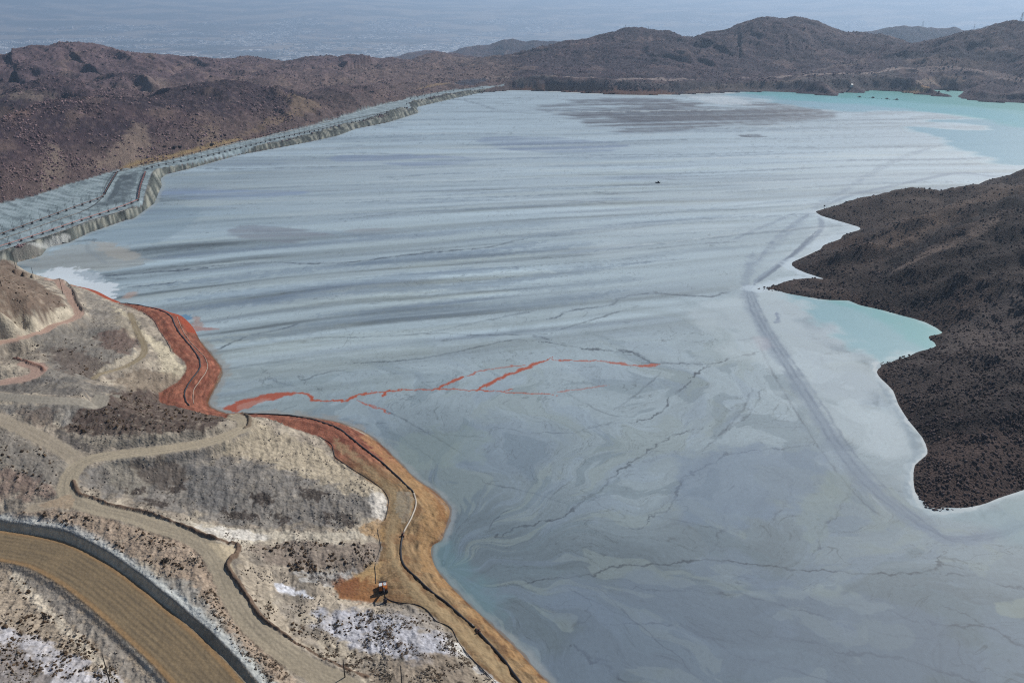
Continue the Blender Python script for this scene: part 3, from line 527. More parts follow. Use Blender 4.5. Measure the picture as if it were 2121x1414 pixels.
# darker flats
patch([(1110,228),(1150,215),(1210,209),(1300,206),(1390,205),(1421,212),(1500,222),(1600,216),(1680,220),(1735,232),(1700,242),(1660,250),(1600,257),(1560,262),(1500,264),(1430,268),(1330,278),(1270,265),(1200,255),(1150,242)], C(80, 84, 92), .9, 14, 40, 60, 5, stretch=2.5)
patch([(1240,232),(1330,222),(1450,228),(1600,226),(1720,233),(1640,243),(1500,250),(1330,252)], C(64, 67, 76), .85, 20, 40, 60, 6, stretch=2.5)
patch([(1520,281),(1550,278),(1585,281),(1555,286)], C(60, 68, 80), .9, 4, 8, 12, 7, stretch=3)
patch([(1200,207),(1260,203),(1400,206),(1330,212)], C(84, 92, 104), .7, 8, 12, 30, 8, stretch=3)
patch([(980,290),(1060,282),(1180,287),(1310,300),(1210,318),(1080,314)], C(112, 128, 150), .75, 6, 14, 40, 9, stretch=3)
patch([(700,318),(900,322),(1020,330),(860,345),(700,332)], C(118, 134, 158), .7, 6, 14, 40, 10, stretch=3); patch([(320,395),(500,392),(640,400),(470,415),(330,408)], C(124, 142, 166), .8, 4, 10, 30, 11, stretch=3)
patch([(460,475),(520,468),(600,476),(700,488),(600,500),(500,492)], C(112, 116, 126), .6, 3, 8, 20, 12, stretch=3); patch([(720,478),(800,474),(850,486),(760,490)], C(124, 126, 132), .55, 3, 8, 20, 13, stretch=3)
patch([(800,930),(860,892),(1000,895),(992,950),(880,972),(830,965)], C(122, 138, 136), .45, 3, 7, 9, 14); patch([(1690,1010),(1720,980),(1760,1000),(1740,1060),(1700,1110),(1680,1140),(1660,1090),(1650,1040)], C(122, 137, 134), .4, 1.5, 4, 10, 15)
patch([(1760,1290),(1860,1290),(1900,1320),(1850,1340),(1780,1320)], C(118, 132, 130), .4, 1, 3, 8, 16); patch([(1520,1230),(1700,1215),(1800,1240),(1870,1262),(1790,1262),(1640,1240)], C(132, 146, 146), .5, 1, 3, 8, 17); patch([(2065,1250),(2125,1240),(2125,1275),(2080,1270)], C(132, 144, 136), .5, .7, 2, 8, 18)
patch([(1420,950),(1500,930),(1640,930),(1700,950),(1690,1010),(1640,1050),(1560,1080),(1440,1080),(1400,1010)], C(104, 122, 142), .5, 4, 8, 14, 19); patch([(1190,1200),(1500,1195),(1800,1225),(2000,1300),(1900,1420),(1250,1430),(1150,1300)], C(98, 114, 132), .45, 6, 12, 20, 20)
# sandy and salty flats beside the dam
patch([(50,545),(110,520),(170,505),(240,508),(285,528),(300,545),(220,562),(120,562),(70,558)], C(146, 150, 147), .6, 5, 9, 10, 21, stretch=1.5); patch([(190,500),(240,505),(290,530),(260,540),(210,520)], C(158, 155, 146), .5, 2, 5, 10, 22); patch([(150,480),(260,462),(330,425),(420,440),(330,500),(200,500)], C(120, 140, 152), .5, 4, 7, 14, 23)
patch([(85,566),(130,553),(190,562),(212,578),(240,592),(232,618),(205,612),(160,600),(120,585),(90,578)], C(196, 206, 212), .95, 2, 6, 6, 24); patch([(150,565),(190,560),(220,575),(200,585)], C(130, 146, 156), .6, 1.5, 4, 5, 25)
stroke([(178,502),(185,520),(200,530),(212,540),(222,547)], .4, C(120, 130, 136), .4, .5, 0, .3, 26); stroke([(60,505),(140,501),(190,497),(195,500)], .5, C(80, 92, 100), .6, .5, 0, .3, 27)
# pale and stained rims along the banks
def rim(P_, w0, c, a, sd, amp=1.2):
    i_ = line_dist(at(smooth_line(P_, 3)), X, Y, w0 * 2 + 3); mix((1 - sst(w0 * .4, w0, i_ + amp * fbm(X / 6, Y / 6, 3, sd))) * a, c)
rim(SHORE_RIGHT[2:], 4.0, C(160, 175, 182), .5, 40, 2.5); rim(SHORE_RIGHT[2:], 1.5, C(182, 190, 192), .65, 41, 1.4)
rim(SHORE_RIGHT[12:20], 14, C(176, 192, 202), .6, 42, 3); rim(SHORE_RIGHT[20:29], 10, C(176, 192, 202), .7, 43, 3)
rim(SHORE_LEFT[2:24], 4, C(142, 148, 148), .55, 44); rim(SHORE_LEFT[24:38], 6, C(140, 138, 132), .6, 45, 3); rim(SHORE_LEFT[2:38], 1.0, C(110, 90, 72), .7, 46, .5)
rim(DAM_FOOT, 5, C(150, 158, 158), .5, 47); rim(SHORE_FAR[:6], 9, C(186, 190, 186), .8, 48, 3)
for k in range(9): stroke([(1425 + k * 9, 198 + (k % 3)), (1450 + k * 10, 206), (1490 + k * 8, 217)], 3.0, C(178, 188, 194), .55, .7, .1, 2, 50 + k, n=2)
# long thin wet streaks lying along the flow of the far half
CONV = lambda P_: np.asarray(P_)
for k in range(130):
    y0 = rng.uniform(640, 1560); x0 = rng.uniform(-.45, .42) * y0; ln = rng.uniform(90, 420); sl_ = .32 - .2 * float(sst(550, 1050, np.array(y0))); P_ = [(x0 + t_ * ln, y0 + t_ * ln * sl_ + 6 * math.sin(t_ * 5 + k)) for t_ in (0, .25, .5, .75, 1)]
    stroke(P_, rng.uniform(.6, 2.2), [C(92, 108, 122), C(110, 126, 142), C(172, 184, 188)][k % 3], rng.uniform(.25, .6), .7, .1, 1.5, 700 + k, n=3)
CONV = at
# turquoise water
WT = []
def water(P_, c, a, soft, ragged, rs, seed, stretch=1.0):
    patch(P_, c, a, soft, ragged, rs, seed, wv=1.0, stretch=stretch, n=2)
FARW = [(1495,196),(1540,190),(1640,186),(1760,180),(1900,175),(2000,175),(2121,200),(2500,225),(2500,330),(2300,345),(2121,345),(2040,328),(1985,312),(1950,292),(1900,272),(1872,262),(1905,262),(1990,267),(2045,268),(1980,254),(1940,250),(2020,246),(1960,238),(1900,232),(1810,230),(1745,231),(1650,221),(1590,208)]
water(FARW, C(132, 168, 178), .85, 16, 26, 60, 60, 2.2)
water([(1540,190),(1640,186),(1760,180),(1900,175),(2000,175),(2121,200),(2400,220),(2400,280),(2121,262),(1990,240),(1850,222),(1700,212),(1600,203)], C(98, 164, 166), .8, 22, 26, 60, 61, 2.2)
water([(1740,186),(1900,180),(2000,175),(2121,205),(2400,220),(2400,245),(2121,232),(1990,218),(1850,208),(1740,203)], C(72, 146, 140), .8, 22, 20, 50, 62, 2.2)
patch([(1900,232),(2000,236),(2121,262),(2121,240),(2000,222)], C(96, 160, 174), .4, 14, 16, 40, 63)
water([(1640,606),(1718,618),(1780,628),(1870,650),(1960,685),(1950,720),(1893,735),(1834,748),(1815,745),(1760,705),(1700,665),(1665,635)], C(130, 170, 176), .75, 9, 12, 22, 64)
water([(1718,620),(1780,628),(1870,650),(1965,685),(1950,720),(1900,722),(1880,690),(1810,655),(1750,635)], C(104, 164, 164), .65, 9, 8, 22, 65)
water([(890,1150),(895,1122),(920,1112),(945,1128),(975,1175),(1010,1215),(1045,1262),(1005,1285),(965,1248),(925,1208)], C(100, 134, 140), .4, 5, 4, 8, 66)
patch([(1905,1045),(1950,1068),(2040,1052),(2121,1018),(2300,960),(2300,1100),(2121,1125),(2060,1100),(1980,1080)], C(108, 136, 144), .5, 6, 4, 12, 67)
water([(372,655),(385,650),(400,657),(388,663)], C(84, 126, 156), .8, 1.0, 1.5, 3, 68)
# red streams
RD = C(156, 76, 50); RD2 = C(178, 128, 110)
patch([(463,846),(500,828),(545,818),(600,811),(612,816),(570,826),(530,836),(500,850),(478,852)], RD, .95, .7, 1.5, 5, 70)
patch([(485,842),(520,830),(560,826),(530,838),(500,849)], C(168, 128, 116), .6, .8, 1.5, 5, 71)
for k, (P_, wd, a_) in enumerate([([(595,814),(625,815),(641,819),(650,828),(668,829)],1.1,1), ([(650,829),(690,830),(712,830),(728,823),(750,814),(763,812)],.9,1), ([(712,830),(690,829)],1.6,1), ([(745,818),(780,812),(810,809)],.7,1), ([(792,822),(800,812),(806,808)],1.0,1), ([(763,812),(800,810),(850,807),(905,806),(960,807),(1000,809),(1040,811),(1085,814),(1125,814),(1150,819)],.65,1),
    ([(985,810),(1005,798),(1040,781),(1080,766),(1110,753),(1145,740)],1.5,1), ([(1002,800),(1030,790)],1.5,.9), ([(1045,811),(1062,803)],.7,1), ([(905,806),(925,795),(950,784),(965,778)],1.2,1), ([(965,778),(1000,768),(1050,759),(1085,756)],.5,.8), ([(1140,742),(1160,747),(1200,746),(1250,748),(1275,752),(1310,757),(1345,758),(1365,754)],.6,.9), ([(1158,747),(1178,744)],1.3,.9), ([(1258,750),(1282,752),(1300,756)],1.3,.8), ([(1320,759),(1342,756),(1362,754)],1.3,.9),
    ([(738,828),(755,836),(770,841),(790,848),(812,857)],.55,.9), ([(765,838),(785,845)],.9,.6), ([(1150,812),(1200,806),(1262,797)],.4,.6)]):
    stroke(P_, wd * .9, RD, a_, .5, 0, .9, 70 + k)
patch([(395,675),(430,678),(455,681),(425,684),(405,686)], C(150, 112, 104), .8, .8, 1, 5, 90); patch([(400,655),(415,660),(420,680),(400,676)], C(160, 132, 120), .6, 1.5, 2, 5, 91); patch([(250,617),(262,607),(285,605),(270,618)], C(160, 140, 128), .7, 2, 2, 5, 92); patch([(1560,700),(1600,700),(1590,725),(1570,720)], C(160, 158, 166), .4, 3, 3, 8, 93)
wet = np.clip(wet, 0, 1)
TAIL_V = np.stack([X, Y, np.zeros(N)], 1)
water_v = (wet > 0.5); wf = water_v[Q].sum(1) >= 3
tag(sub_mesh("tailings_flat", TAIL_V, Q, ~wf, M_TAIL, col, {'wet': wet, 'streak': zone}), kind="structure")
tag(sub_mesh("water", TAIL_V, Q, wf, M_TAIL, col, {'wet': wet, 'streak': zone}), kind="structure")
# ------------------------------------------------------------------ land
r_, radii = 62.0, []
while r_ < 7200:
    radii.append(r_); r_ += min(max(r_ * r_ / (CAM_H * 797.0) * 1.25, 0.18), 5.2) if r_ < 3000 else 12.0
X, Y, Q = polar(-49, 49, 1500, radii)
RAD = np.hypot(X, Y)
ok0 = (RAD > 2200) | (sdf(POND, X, Y, 30.0) < 8)
okq = ok0[Q].any(1); Q = Q[okq]; u, inv = np.unique(Q, return_inverse=True); Q = inv.reshape(Q.shape); X = X[u]; Y = Y[u]
Hh = np.zeros(len(X), np.float32); D = Hh.copy(); FLAT = Hh.copy()
for a in range(0, len(X), 300000):
    s_ = slice(a, a + 300000); Hh[s_], D[s_], FLAT[s_] = heights(X[s_], Y[s_])
okq = ((Hh > -1.2) | (np.hypot(X, Y) > 2300))[Q].all(1); Q = Q[okq]; u, inv = np.unique(Q, return_inverse=True); Q = inv.reshape(Q.shape)
X, Y, Hh, D, FLAT = X[u], Y[u], Hh[u], D[u], FLAT[u]; N = len(X); R = np.hypot(X, Y); print("land verts", N)
NEARL = (X < 60) & (Y < 660) & (R < 760) & (sdf(DAM_ALL, X, Y, 5.0) < -.5); RIGHT = (X > 60) & (R < 1330); FAR = ~(NEARL | RIGHT)
col = np.zeros((N, 3), np.float32); wet = np.zeros(N, np.float32); rk = np.ones(N, np.float32)
CONV = lambda P_: project(P_)[:, :2]
def mixs(sel, m, c):
    col[sel] = col[sel] * (1 - m[:, None]) + np.asarray(c, np.float32) * m[:, None]
# far hills: purple brown boulder slopes, paler sand in the gullies
i = np.nonzero(FAR)[0]; x = X[i]; y = Y[i]
rk[i] = 1.35; fr = sst(1520, 1760, R[i])[:, None]; fx = (1 - sst(-420, 60, x + 60 * fbm(x / 200, y / 200, 2, 305)))[:, None]; col[i] = C(66, 56, 64) * (1 - fr * fx) + C(104, 88, 93) * fr * fx; n_ = fbm(x / 130, y / 130, 4, 301); mixs(i, sst(0.0, 0.6, n_) * .5, C(94, 76, 78)); mixs(i, sst(0.1, 0.6, -n_) * .5, C(60, 50, 57))  # left front ridges darker, back ones paler: backlight and haze put into the colour
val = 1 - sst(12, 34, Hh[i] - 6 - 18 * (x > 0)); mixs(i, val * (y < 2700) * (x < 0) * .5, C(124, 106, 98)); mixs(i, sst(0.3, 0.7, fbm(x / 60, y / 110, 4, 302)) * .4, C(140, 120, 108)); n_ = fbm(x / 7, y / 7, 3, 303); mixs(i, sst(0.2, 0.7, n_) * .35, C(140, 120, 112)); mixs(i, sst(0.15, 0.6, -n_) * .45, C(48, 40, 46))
n_ = noise(x / 4.5, y / 4.5, 304); col[i] *= (1 + 0.3 * n_)[:, None]; m = (1 - sst(1750, 2000, y)) * (x < 0); col[i] *= (1 - .12 * m)[:, None]  # left front ridges darkened further, as backlit slopes
# right peninsula: dark brown scree
i = np.nonzero(RIGHT)[0]; x = X[i]; y = Y[i]
col[i] = C(72, 62, 59); n_ = fbm(x / 45, y / 45, 4, 311); mixs(i, sst(0.0, 0.5, n_) * .6, C(84, 68, 62)); mixs(i, sst(0.0, 0.5, -n_) * .5, C(44, 37, 38))
mixs(i, sst(0.3, 0.6, fbm(x / 2.2, y / 2.2, 3, 313)) * .4, C(122, 108, 100)); mixs(i, sst(0.2, 0.6, -fbm(x / 2.4, y / 2.4, 3, 314)) * .5, C(40, 34, 34)); mixs(i, (1 - sst(2, 9, D[i])) * .5 * sst(-.2, .5, fbm(x / 12, y / 12, 3, 315)), C(92, 74, 66))
# near slopes
i = np.nonzero(NEARL)[0]; x = X[i]; y = Y[i]
rk[i] = .42; col[i] = C(150, 140, 126); n_ = fbm(x / 14, y / 14, 5, 321); mixs(i, sst(0.0, 0.4, n_) * .65, C(112, 106, 98)); mixs(i, sst(0.1, 0.5, -n_) * .6, C(176, 166, 148))
def pz(P_, c, a, soft=1.5, rag=3.0, rs=7.0, sd=1, rk_=None, st=1.0):
    global rk
    L = CONV(smooth_line(list(P_) + [P_[0]], 2)[:-1]); mg = 2 * max(soft, rag) + 3; lo = L.min(0) - mg; hi = L.max(0) + mg; i_ = np.nonzero((X > lo[0]) & (X < hi[0]) & (Y > lo[1]) & (Y < hi[1]))[0]
    if not len(i_): return
    s_ = sdf(L, X[i_], Y[i_], mg) + rag * fbm(X[i_] / (rs * st), Y[i_] / rs, 4, sd + 500); m = sst(-soft, soft, s_) * a; m = m * np.clip(1.0 + .5 * fbm(X[i_] / (rs * .5), Y[i_] / (rs * .5), 3, sd + 600), .3, 1)
    mixs(i_, m, c)
    if rk_ is not None: rk[i_] = rk[i_] * (1 - m / max(a, .01)) + rk_ * m / max(a, .01)
BR = C(104, 88, 76); PALE = C(184, 174, 154); GREY = C(118, 115, 110); DBR = C(80, 68, 62); WHT = C(196, 197, 200)
pz([(-60,500),(0,528),(60,572),(110,605),(140,638),(100,648),(60,655),(-60,662)], BR, .9, 2, 3, 6, 1)
pz([(-60,668),(0,662),(50,655),(100,650),(142,632),(160,640),(156,652),(110,672),(50,690),(0,706),(-60,720)], PALE, .75, 1, 2.5, 4, 2)
pz([(175,602),(245,632),(270,655),(270,690),(240,700),(190,690),(176,650)], GREY, .6, 2, 5, 6, 3); pz([(60,700),(160,675),(250,690),(285,720),(240,758),(170,790),(90,790),(100,745)], C(110, 107, 102), .8, 2, 4, 6, 4)
pz([(200,690),(262,680),(285,710),(260,730),(215,720)], C(98, 78, 70), .75, 2, 4, 5, 5); pz([(100,720),(160,725),(230,760),(220,780),(150,775),(110,750)], C(84, 72, 66), .7, 2, 5, 5, 6)
pz([(225,630),(268,650),(300,690),(345,715),(372,750),(395,768),(350,785),(325,740),(295,700),(265,660)], C(188, 178, 154), .8, 1.5, 3, 5, 7); pz([(240,640),(285,680),(270,700),(235,660)], C(150, 140, 122), .6, 2, 4, 4, 8); pz([(230,790),(290,762),(350,775),(385,770),(370,795),(330,818),(270,808)], C(126, 112, 96), .7, 2, 5, 5, 9); pz([(250,745),(285,725),(292,735),(262,752),(200,775),(195,768)], PALE, .6, 1, 2, 4, 10)
pz([(-60,805),(0,800),(100,780),(200,795),(250,806),(200,822),(100,818),(0,812)], C(92, 90, 88), .75, 1, 3, 5, 11); pz([(-60,830),(60,835),(230,832),(260,845),(150,880),(60,860),(-60,840)], C(112, 110, 106), .7, 1, 3, 5, 12)
pz([(225,812),(330,810),(400,830),(475,852),(474,866),(440,884),(380,896),(250,903),(180,900),(128,888),(150,852),(200,835)], DBR, .95, 1.2, 2.5, 5, 13); pz([(128,892),(180,904),(380,899),(445,886),(478,868),(482,878),(440,900),(360,918),(250,922),(170,920)], C(146, 138, 124), .7, .8, 1.5, 3, 14); pz([(120,890),(160,905),(190,925),(170,935),(130,915)], C(84, 80, 78), .8, .8, 2, 3, 15)
pz([(142,848),(152,850),(148,875),(130,885),(125,878)], C(158, 154, 146), .7, .8, 1, 3, 16); pz([(40,850),(110,848),(108,880),(60,880)], C(100, 86, 78), .6, 1, 3, 4, 17)
pz([(-60,880),(0,882),(60,912),(120,945),(150,968),(118,1000),(60,985),(-60,930)], C(114, 110, 104), .75, 1.2, 3, 6, 18); pz([(-60,960),(40,975),(105,1005),(108,1020),(60,1030),(-60,1025)], C(126, 106, 96), .7, 1.2, 3, 6, 19)
pz([(170,975),(250,950),(390,945),(480,950),(640,970),(770,1015),(800,1050),(770,1080),(640,1090),(520,1088),(420,1076),(300,1040),(190,1010)], C(118, 115, 111), .8, 1.5, 5, 7, 20)
pz([(210,955),(280,950),(310,1000),(290,1030),(230,1005)], C(136, 130, 118), .7, 1.5, 3, 5, 21); pz([(270,958),(380,955),(385,1000),(330,1010),(290,990)], C(84, 76, 70), .8, 1, 3, 4, 22)
pz([(390,960),(470,975),(500,1040),(430,1060),(388,1020)], C(98, 98, 98), .6, 1.5, 4, 6, 23)
for q_ in [[(255,1010),(300,1012),(298,1022),(262,1018)],[(300,1032),(350,1040),(345,1050),(305,1046)],[(460,1055),(530,1062),(520,1078),(470,1070)],[(520,1020),(570,1025),(560,1045),(525,1040)],[(700,1060),(740,1075),(730,1092),(705,1085)],[(670,1062),(690,1065),(688,1085),(672,1080)],[(620,1010),(680,1018),(660,1035),(625,1030)],[(560,1060),(600,1070),(585,1085)],[(350,1010),(380,1000),(385,1012),(355,1025)]]:
    pz(q_, C(60, 52, 48), .85, .4, 2.5, 2, 24 + len(q_) + q_[0][0])
pz([(520,870),(600,905),(680,940),(740,985),(790,1012),(780,1035),(700,1010),(600,975),(500,940),(400,930),(430,915),(490,905)], C(172, 160, 138), .75, 1.5, 4, 6, 30); pz([(770,1015),(802,1030),(800,1065),(785,1085),(768,1050)], C(206, 200, 190), .85, .8, 1.5, 3, 31); pz([(420,925),(520,895),(500,915),(440,935)], C(104, 100, 96), .7, 1, 2, 4, 32)
pz([(300,1062),(420,1085),(560,1098),(700,1100),(780,1105),(700,1122),(560,1120),(500,1128),(420,1108),(330,1082)], C(182, 174, 158), .85, 1, 2.5, 5, 33); pz([(400,1085),(520,1100),(560,1118),(480,1118),(420,1100)], C(204, 200, 192), .8, 1, 2, 4, 34)
pz([(520,1135),(560,1125),(700,1125),(785,1130),(780,1165),(720,1190),(640,1180),(560,1165)], C(126, 114, 104), .8, 1, 3, 5, 35); pz([(610,1185),(680,1188),(730,1180),(735,1195),(690,1208),(620,1200)], C(170, 168, 164), .8, .8, 3, 3, 36); pz([(640,1192),(690,1198),(680,1208)], C(70, 64, 62), .8, .5, 2, 2, 37)
pz([(566,1206),(600,1212),(645,1235),(600,1232),(575,1222)], C(206, 208, 214), .95, .6, 1.2, 3, 38); pz([(500,1150),(560,1180),(570,1240),(640,1320),(700,1370),(640,1345),(560,1290),(510,1230),(495,1190)], C(170, 158, 140), .8, 1, 2, 4, 39); pz([(560,1215),(600,1240),(640,1310),(700,1380),(660,1350),(600,1290),(570,1240)], C(140, 132, 122), .7, 1, 3, 4, 40)
pz([(640,1262),(760,1262),(830,1275),(930,1330),(935,1345),(870,1375),(800,1355),(720,1330),(670,1300)], C(176, 177, 184), .9, 1.6, 3.5, 7, 41, .5); pz([(640,1240),(760,1245),(800,1258),(700,1262),(650,1256)], C(184, 172, 154), .8, 1, 2, 4, 42); pz([(925,1325),(965,1338),(975,1362),(950,1350),(925,1338)], C(214, 212, 206), .9, .6, 1, 2, 43); pz([(985,1372),(1020,1395),(1040,1425),(1010,1400),(980,1385)], C(200, 200, 200), .8, .6, 1, 2, 44)
pz([(800,1262),(880,1264),(930,1310),(935,1325),(880,1310),(820,1285)], C(150, 144, 138), .5, 1, 2, 4, 45); pz([(760,1390),(900,1350),(960,1370),(1010,1420),(900,1480),(760,1480)], C(132, 120, 106), .8, 1, 3, 5, 46)
pz([(60,1060),(170,1058),(300,1090),(420,1130),(450,1200),(500,1290),(620,1400),(560,1400),(470,1310),(400,1215),(300,1170),(200,1125),(80,1100),(0,1085),(0,1065)], C(158, 140, 122), .85, 1, 2.5, 6, 47, .7)
pz([(300,1190),(380,1200),(430,1250),(500,1340),(560,1420),(510,1415),(440,1340),(370,1275),(330,1235)], C(150, 147, 140), .8, 1, 2.5, 5, 48)
pz([(-60,1072),(0,1080),(60,1093),(130,1108),(190,1128),(235,1152),(275,1178),(320,1212),(370,1258),(440,1320),(520,1385),(560,1430),(570,1420),(520,1365),(440,1290),(380,1232),(320,1195),(250,1150),(190,1118),(120,1098),(60,1082),(0,1068)], C(178, 182, 178), .85, .8, 1.2, 4, 49, .5)
pz([(-60,1180),(0,1162),(60,1178),(130,1208),(200,1262),(260,1325),(330,1414),(380,1480),(-60,1480)], C(164, 150, 132), .85, 1, 2, 5, 50, .7); pz([(20,1172),(80,1200),(140,1240),(200,1290),(260,1350),(320,1420),(280,1420),(210,1350),(150,1290),(90,1240),(30,1190)], C(132, 128, 122), .75, .8, 1.5, 4, 51, .5); pz([(60,1180),(110,1195),(180,1250),(260,1335),(330,1420),(345,1420),(260,1320),(190,1250),(130,1203),(70,1178)], C(190, 182, 166), .8, .6, 1, 3, 52)
pz([(-60,1290),(0,1290),(40,1310),(110,1330),(180,1370),(250,1414),(280,1450),(-60,1470)], C(178, 178, 184), .8, 1, 3, 5, 53, .5); pz([(-60,1340),(0,1330),(60,1355),(100,1400),(110,1440),(-60,1440)], C(112, 104, 98), .8, 1, 3, 4, 54); pz([(30,1180),(80,1230),(150,1300),(240,1400),(230,1405),(130,1310),(60,1240),(20,1195)], C(196, 186, 168), .8, .7, 1, 3, 55)
# small mottling of dry brush and stones
i = np.nonzero(NEARL)[0]; x = X[i]; y = Y[i]; n_ = fbm(x / 2.2, y / 2.2, 3, 331, gain=.7); col[i] *= (1 + 0.24 * n_ * (1 - FLAT[i]))[:, None]; n_ = fbm((x + .3 * y) / 3.0, (y - .3 * x) / 14, 4, 58, gain=.65); col[i] *= (1 + 0.2 * n_ * (1 - FLAT[i]))[:, None]
n_ = fbm(x / 5, y / 1.6, 3, 332); mixs(i, sst(0.45, 0.75, n_) * .35 * (1 - FLAT[i]), C(76, 66, 58))
# shore service bench: red clay at the far bends, ochre at the near ones
i = np.nonzero(NEARL & (Y < 560))[0]; x = X[i]; y = Y[i]; s_ = sdf(RING_POLY, x, y, 30)
inr = sst(-0.6, 0.3, s_ + 0.5 * fbm(x / 3, y / 3, 2, 341)); red = sst(296, 330, y - 0.1 * x + 4 * fbm(x / 9, y / 9, 3, 342))
och = C(132, 110, 82)[None, :] * (1 - red[:, None]) + C(128, 82, 65)[None, :] * red[:, None]
v_ = fbm(x / 3.0 + y / 14, y / 7.0, 4, 343); och = och * (1 + 0.4 * v_)[:, None]; v_ = fbm(s_ / 1.3, y / 16 + x / 30, 4, 345, gain=.6); och = och * (1 + 0.42 * v_)[:, None]; bl = np.exp(-((D[i] - 6.5 - 2.0 * fbm(x / 14, y / 14, 2, 346)) / .45) ** 2) * sst(-.2, .2, fbm(x / 9, y / 9, 2, 347)); och = och * (1 - .5 * bl)[:, None]; rl = noise((x + .45 * y) / 1.6, D[i] / 9, 348); och = och * (1 + .22 * rl * (D[i] < 11))[:, None]; dk = sst(.05, .5, fbm(x / 7, y / 7, 4, 344)) * .5; och = och * (1 - dk[:, None]) + (C(112, 80, 54)[None, :] * (1 - red[:, None]) + C(108, 58, 46)[None, :] * red[:, None]) * dk[:, None]
col[i] = col[i] * (1 - inr[:, None]) + och * inr[:, None]; rk[i] = rk[i] * (1 - inr) + .3 * inr
m = (1 - sst(4, 7, D[i])) * (x < -200) * (y > 470); mixs(i, m, C(146, 72, 50))
m = (1 - sst(.6, 1.6, D[i])) * (y < 470); mixs(i, m * .7, C(96, 66, 44))
pz([(762,900),(838,969),(893,1013),(931,1055),(920,1100),(893,1147),(960,1240),(1060,1335),(1140,1420),(1120,1420),(1040,1335),(950,1245),(880,1180),(862,1110),(880,1060),(850,1010),(800,960),(750,905)], C(172, 136, 94), .5, 1, 2.5, 5, 60, .3)
pz([(690,905),(740,940),(800,1000),(838,1040),(830,1080),(815,1110),(820,1160),(880,1230),(980,1310),(1060,1400),(1040,1410),(950,1320),(860,1240),(815,1180),(800,1110),(812,1040),(770,980),(700,930)], C(152, 134, 104), .65, 1, 1.5, 4, 61, .2)
pz([(820,1020),(850,1020),(856,1060),(835,1080),(822,1060)], C(142, 136, 122), .6, .6, 1.5, 3, 62); pz([(690,1215),(700,1200),(745,1190),(780,1200),(790,1235),(760,1247),(710,1240)], C(150, 102, 64), .7, .8, 2, 4, 63); pz([(690,1205),(735,1200),(740,1225),(705,1235)], C(124, 80, 58), .6, .8, 2, 3, 64); pz([(740,1090),(785,1070),(795,1110),(785,1120)], C(168, 136, 94), .7, 1, 2, 4, 65); pz([(740,1190),(778,1160),(790,1180),(780,1205)], C(186, 156, 112), .7, 1, 2, 4, 66)
pz([(860,960),(900,1010),(925,1050),(915,1095),(905,1080),(908,1050),(880,1010)], C(120, 78, 44), .5, .6, 2, 4, 67)
# roads: ruts run along them
def road(key, c, c2, extra=0.0):
    q, hw = ROADS[key]; cum = np.concatenate([[0], np.cumsum(np.hypot(*np.diff(q[:, :2], axis=0).T))])
    i_ = np.nonzero(NEARL)[0]; d, v = line_dist(q, X[i_], Y[i_], hw + 3, val=cum); k_ = np.nonzero(d < hw + 2)[0]; ii = i_[k_]; d = d[k_]; v = v[k_]
    e = hw + extra + .5 * noise(X[ii] / 3, Y[ii] / 3, 350); m = 1 - sst(e - .5, e + .4, d)
    # signed offset across the road
    n_ = fbm(v / 26, d / 1.1 + noise(v / 60, v * 0, 351), 3, 352); mixs(ii, m, c); mixs(ii, m * sst(-.2, .5, n_) * .6, c2); mixs(ii, m * .35 * sst(.0, .6, fbm(X[ii] / 9, Y[ii] / 9, 3, 353)), c * 1.15)
    bands = [(1.0, .28)] if hw < 7 else [(.9, .3), (2.6, .35), (4.4, .3), (5.8, .25)]
    for b0, bw in bands:
        dw = d + .35 * noise(v / 18, v * 0 + b0, 354); mixs(ii, m * np.exp(-((dw - b0) / bw) ** 2) * (.45 + .3 * noise(v / 9, v * 0, 355)), c2 * .78); mixs(ii, m * np.exp(-((dw - b0 - .8) / bw) ** 2) * .25, c * 1.15)
    rk[ii] = rk[ii] * (1 - m) + .12 * m; return ii, m
rd = {}
rd['haul'] = road('haul', C(128, 112, 88), C(104, 93, 77)); rd['track_e'] = road('track_e', C(160, 148, 130), C(146, 134, 116)); rd['track_a'] = road('track_a', C(158, 147, 130), C(140, 130, 113)); rd['track_b'] = road('track_b', C(160, 149, 129), C(140, 131, 115))
rd['pink_a'] = road('pink_a', C(168, 142, 127), C(150, 127, 113)); rd['pink_b'] = road('pink_b', C(166, 141, 127), C(148, 125, 113)); rd['spur'] = road('spur', C(146, 140, 128), C(128, 122, 112)); rd['narrow'] = road('narrow', C(146, 134, 112), C(128, 114, 88))
pz([(430,1125),(488,1132),(488,1142),(474,1165),(462,1160)], C(182, 168, 142), .9, .5, .6, 3, 70, .15); pz([(75,1048),(145,1020),(150,1052)], C(160, 142, 120), .9, .5, 1, 3, 71, .15)
i = np.nonzero(NEARL)[0]; d = line_dist(ROADS['haul'][0], X[i], Y[i], 12); mixs(i, sst(5.4, 6.6, d) * (1 - sst(7.3, 7.8, d)) * .7, C(150, 120, 84)); mixs(i, (1 - sst(.15, .5, np.abs(d - 7.7))) * .7, C(70, 60, 50))
for q, cc, ww in [(BERM_B, C(104, 92, 78), 1.1), (BERM_M, C(104, 86, 72), .95), (BERM_P, C(124, 92, 80), 1.0), (BERM_U, C(100, 92, 84), 1.1)]:
    d = line_dist(q, X[i], Y[i], 5); mixs(i, (1 - sst(ww * .8, ww * 1.15, d + .3 * noise(X[i] / 2, Y[i] / 2, 361))) * .95, cc)
qh = ROADS['haul'][0]; d = line_dist(qh, X[i], Y[i], 20); k_ = len(qh) - 1; wl_ = line_dist(HAUL_WALL, X[i], Y[i], 9); up = wl_ < 7.5
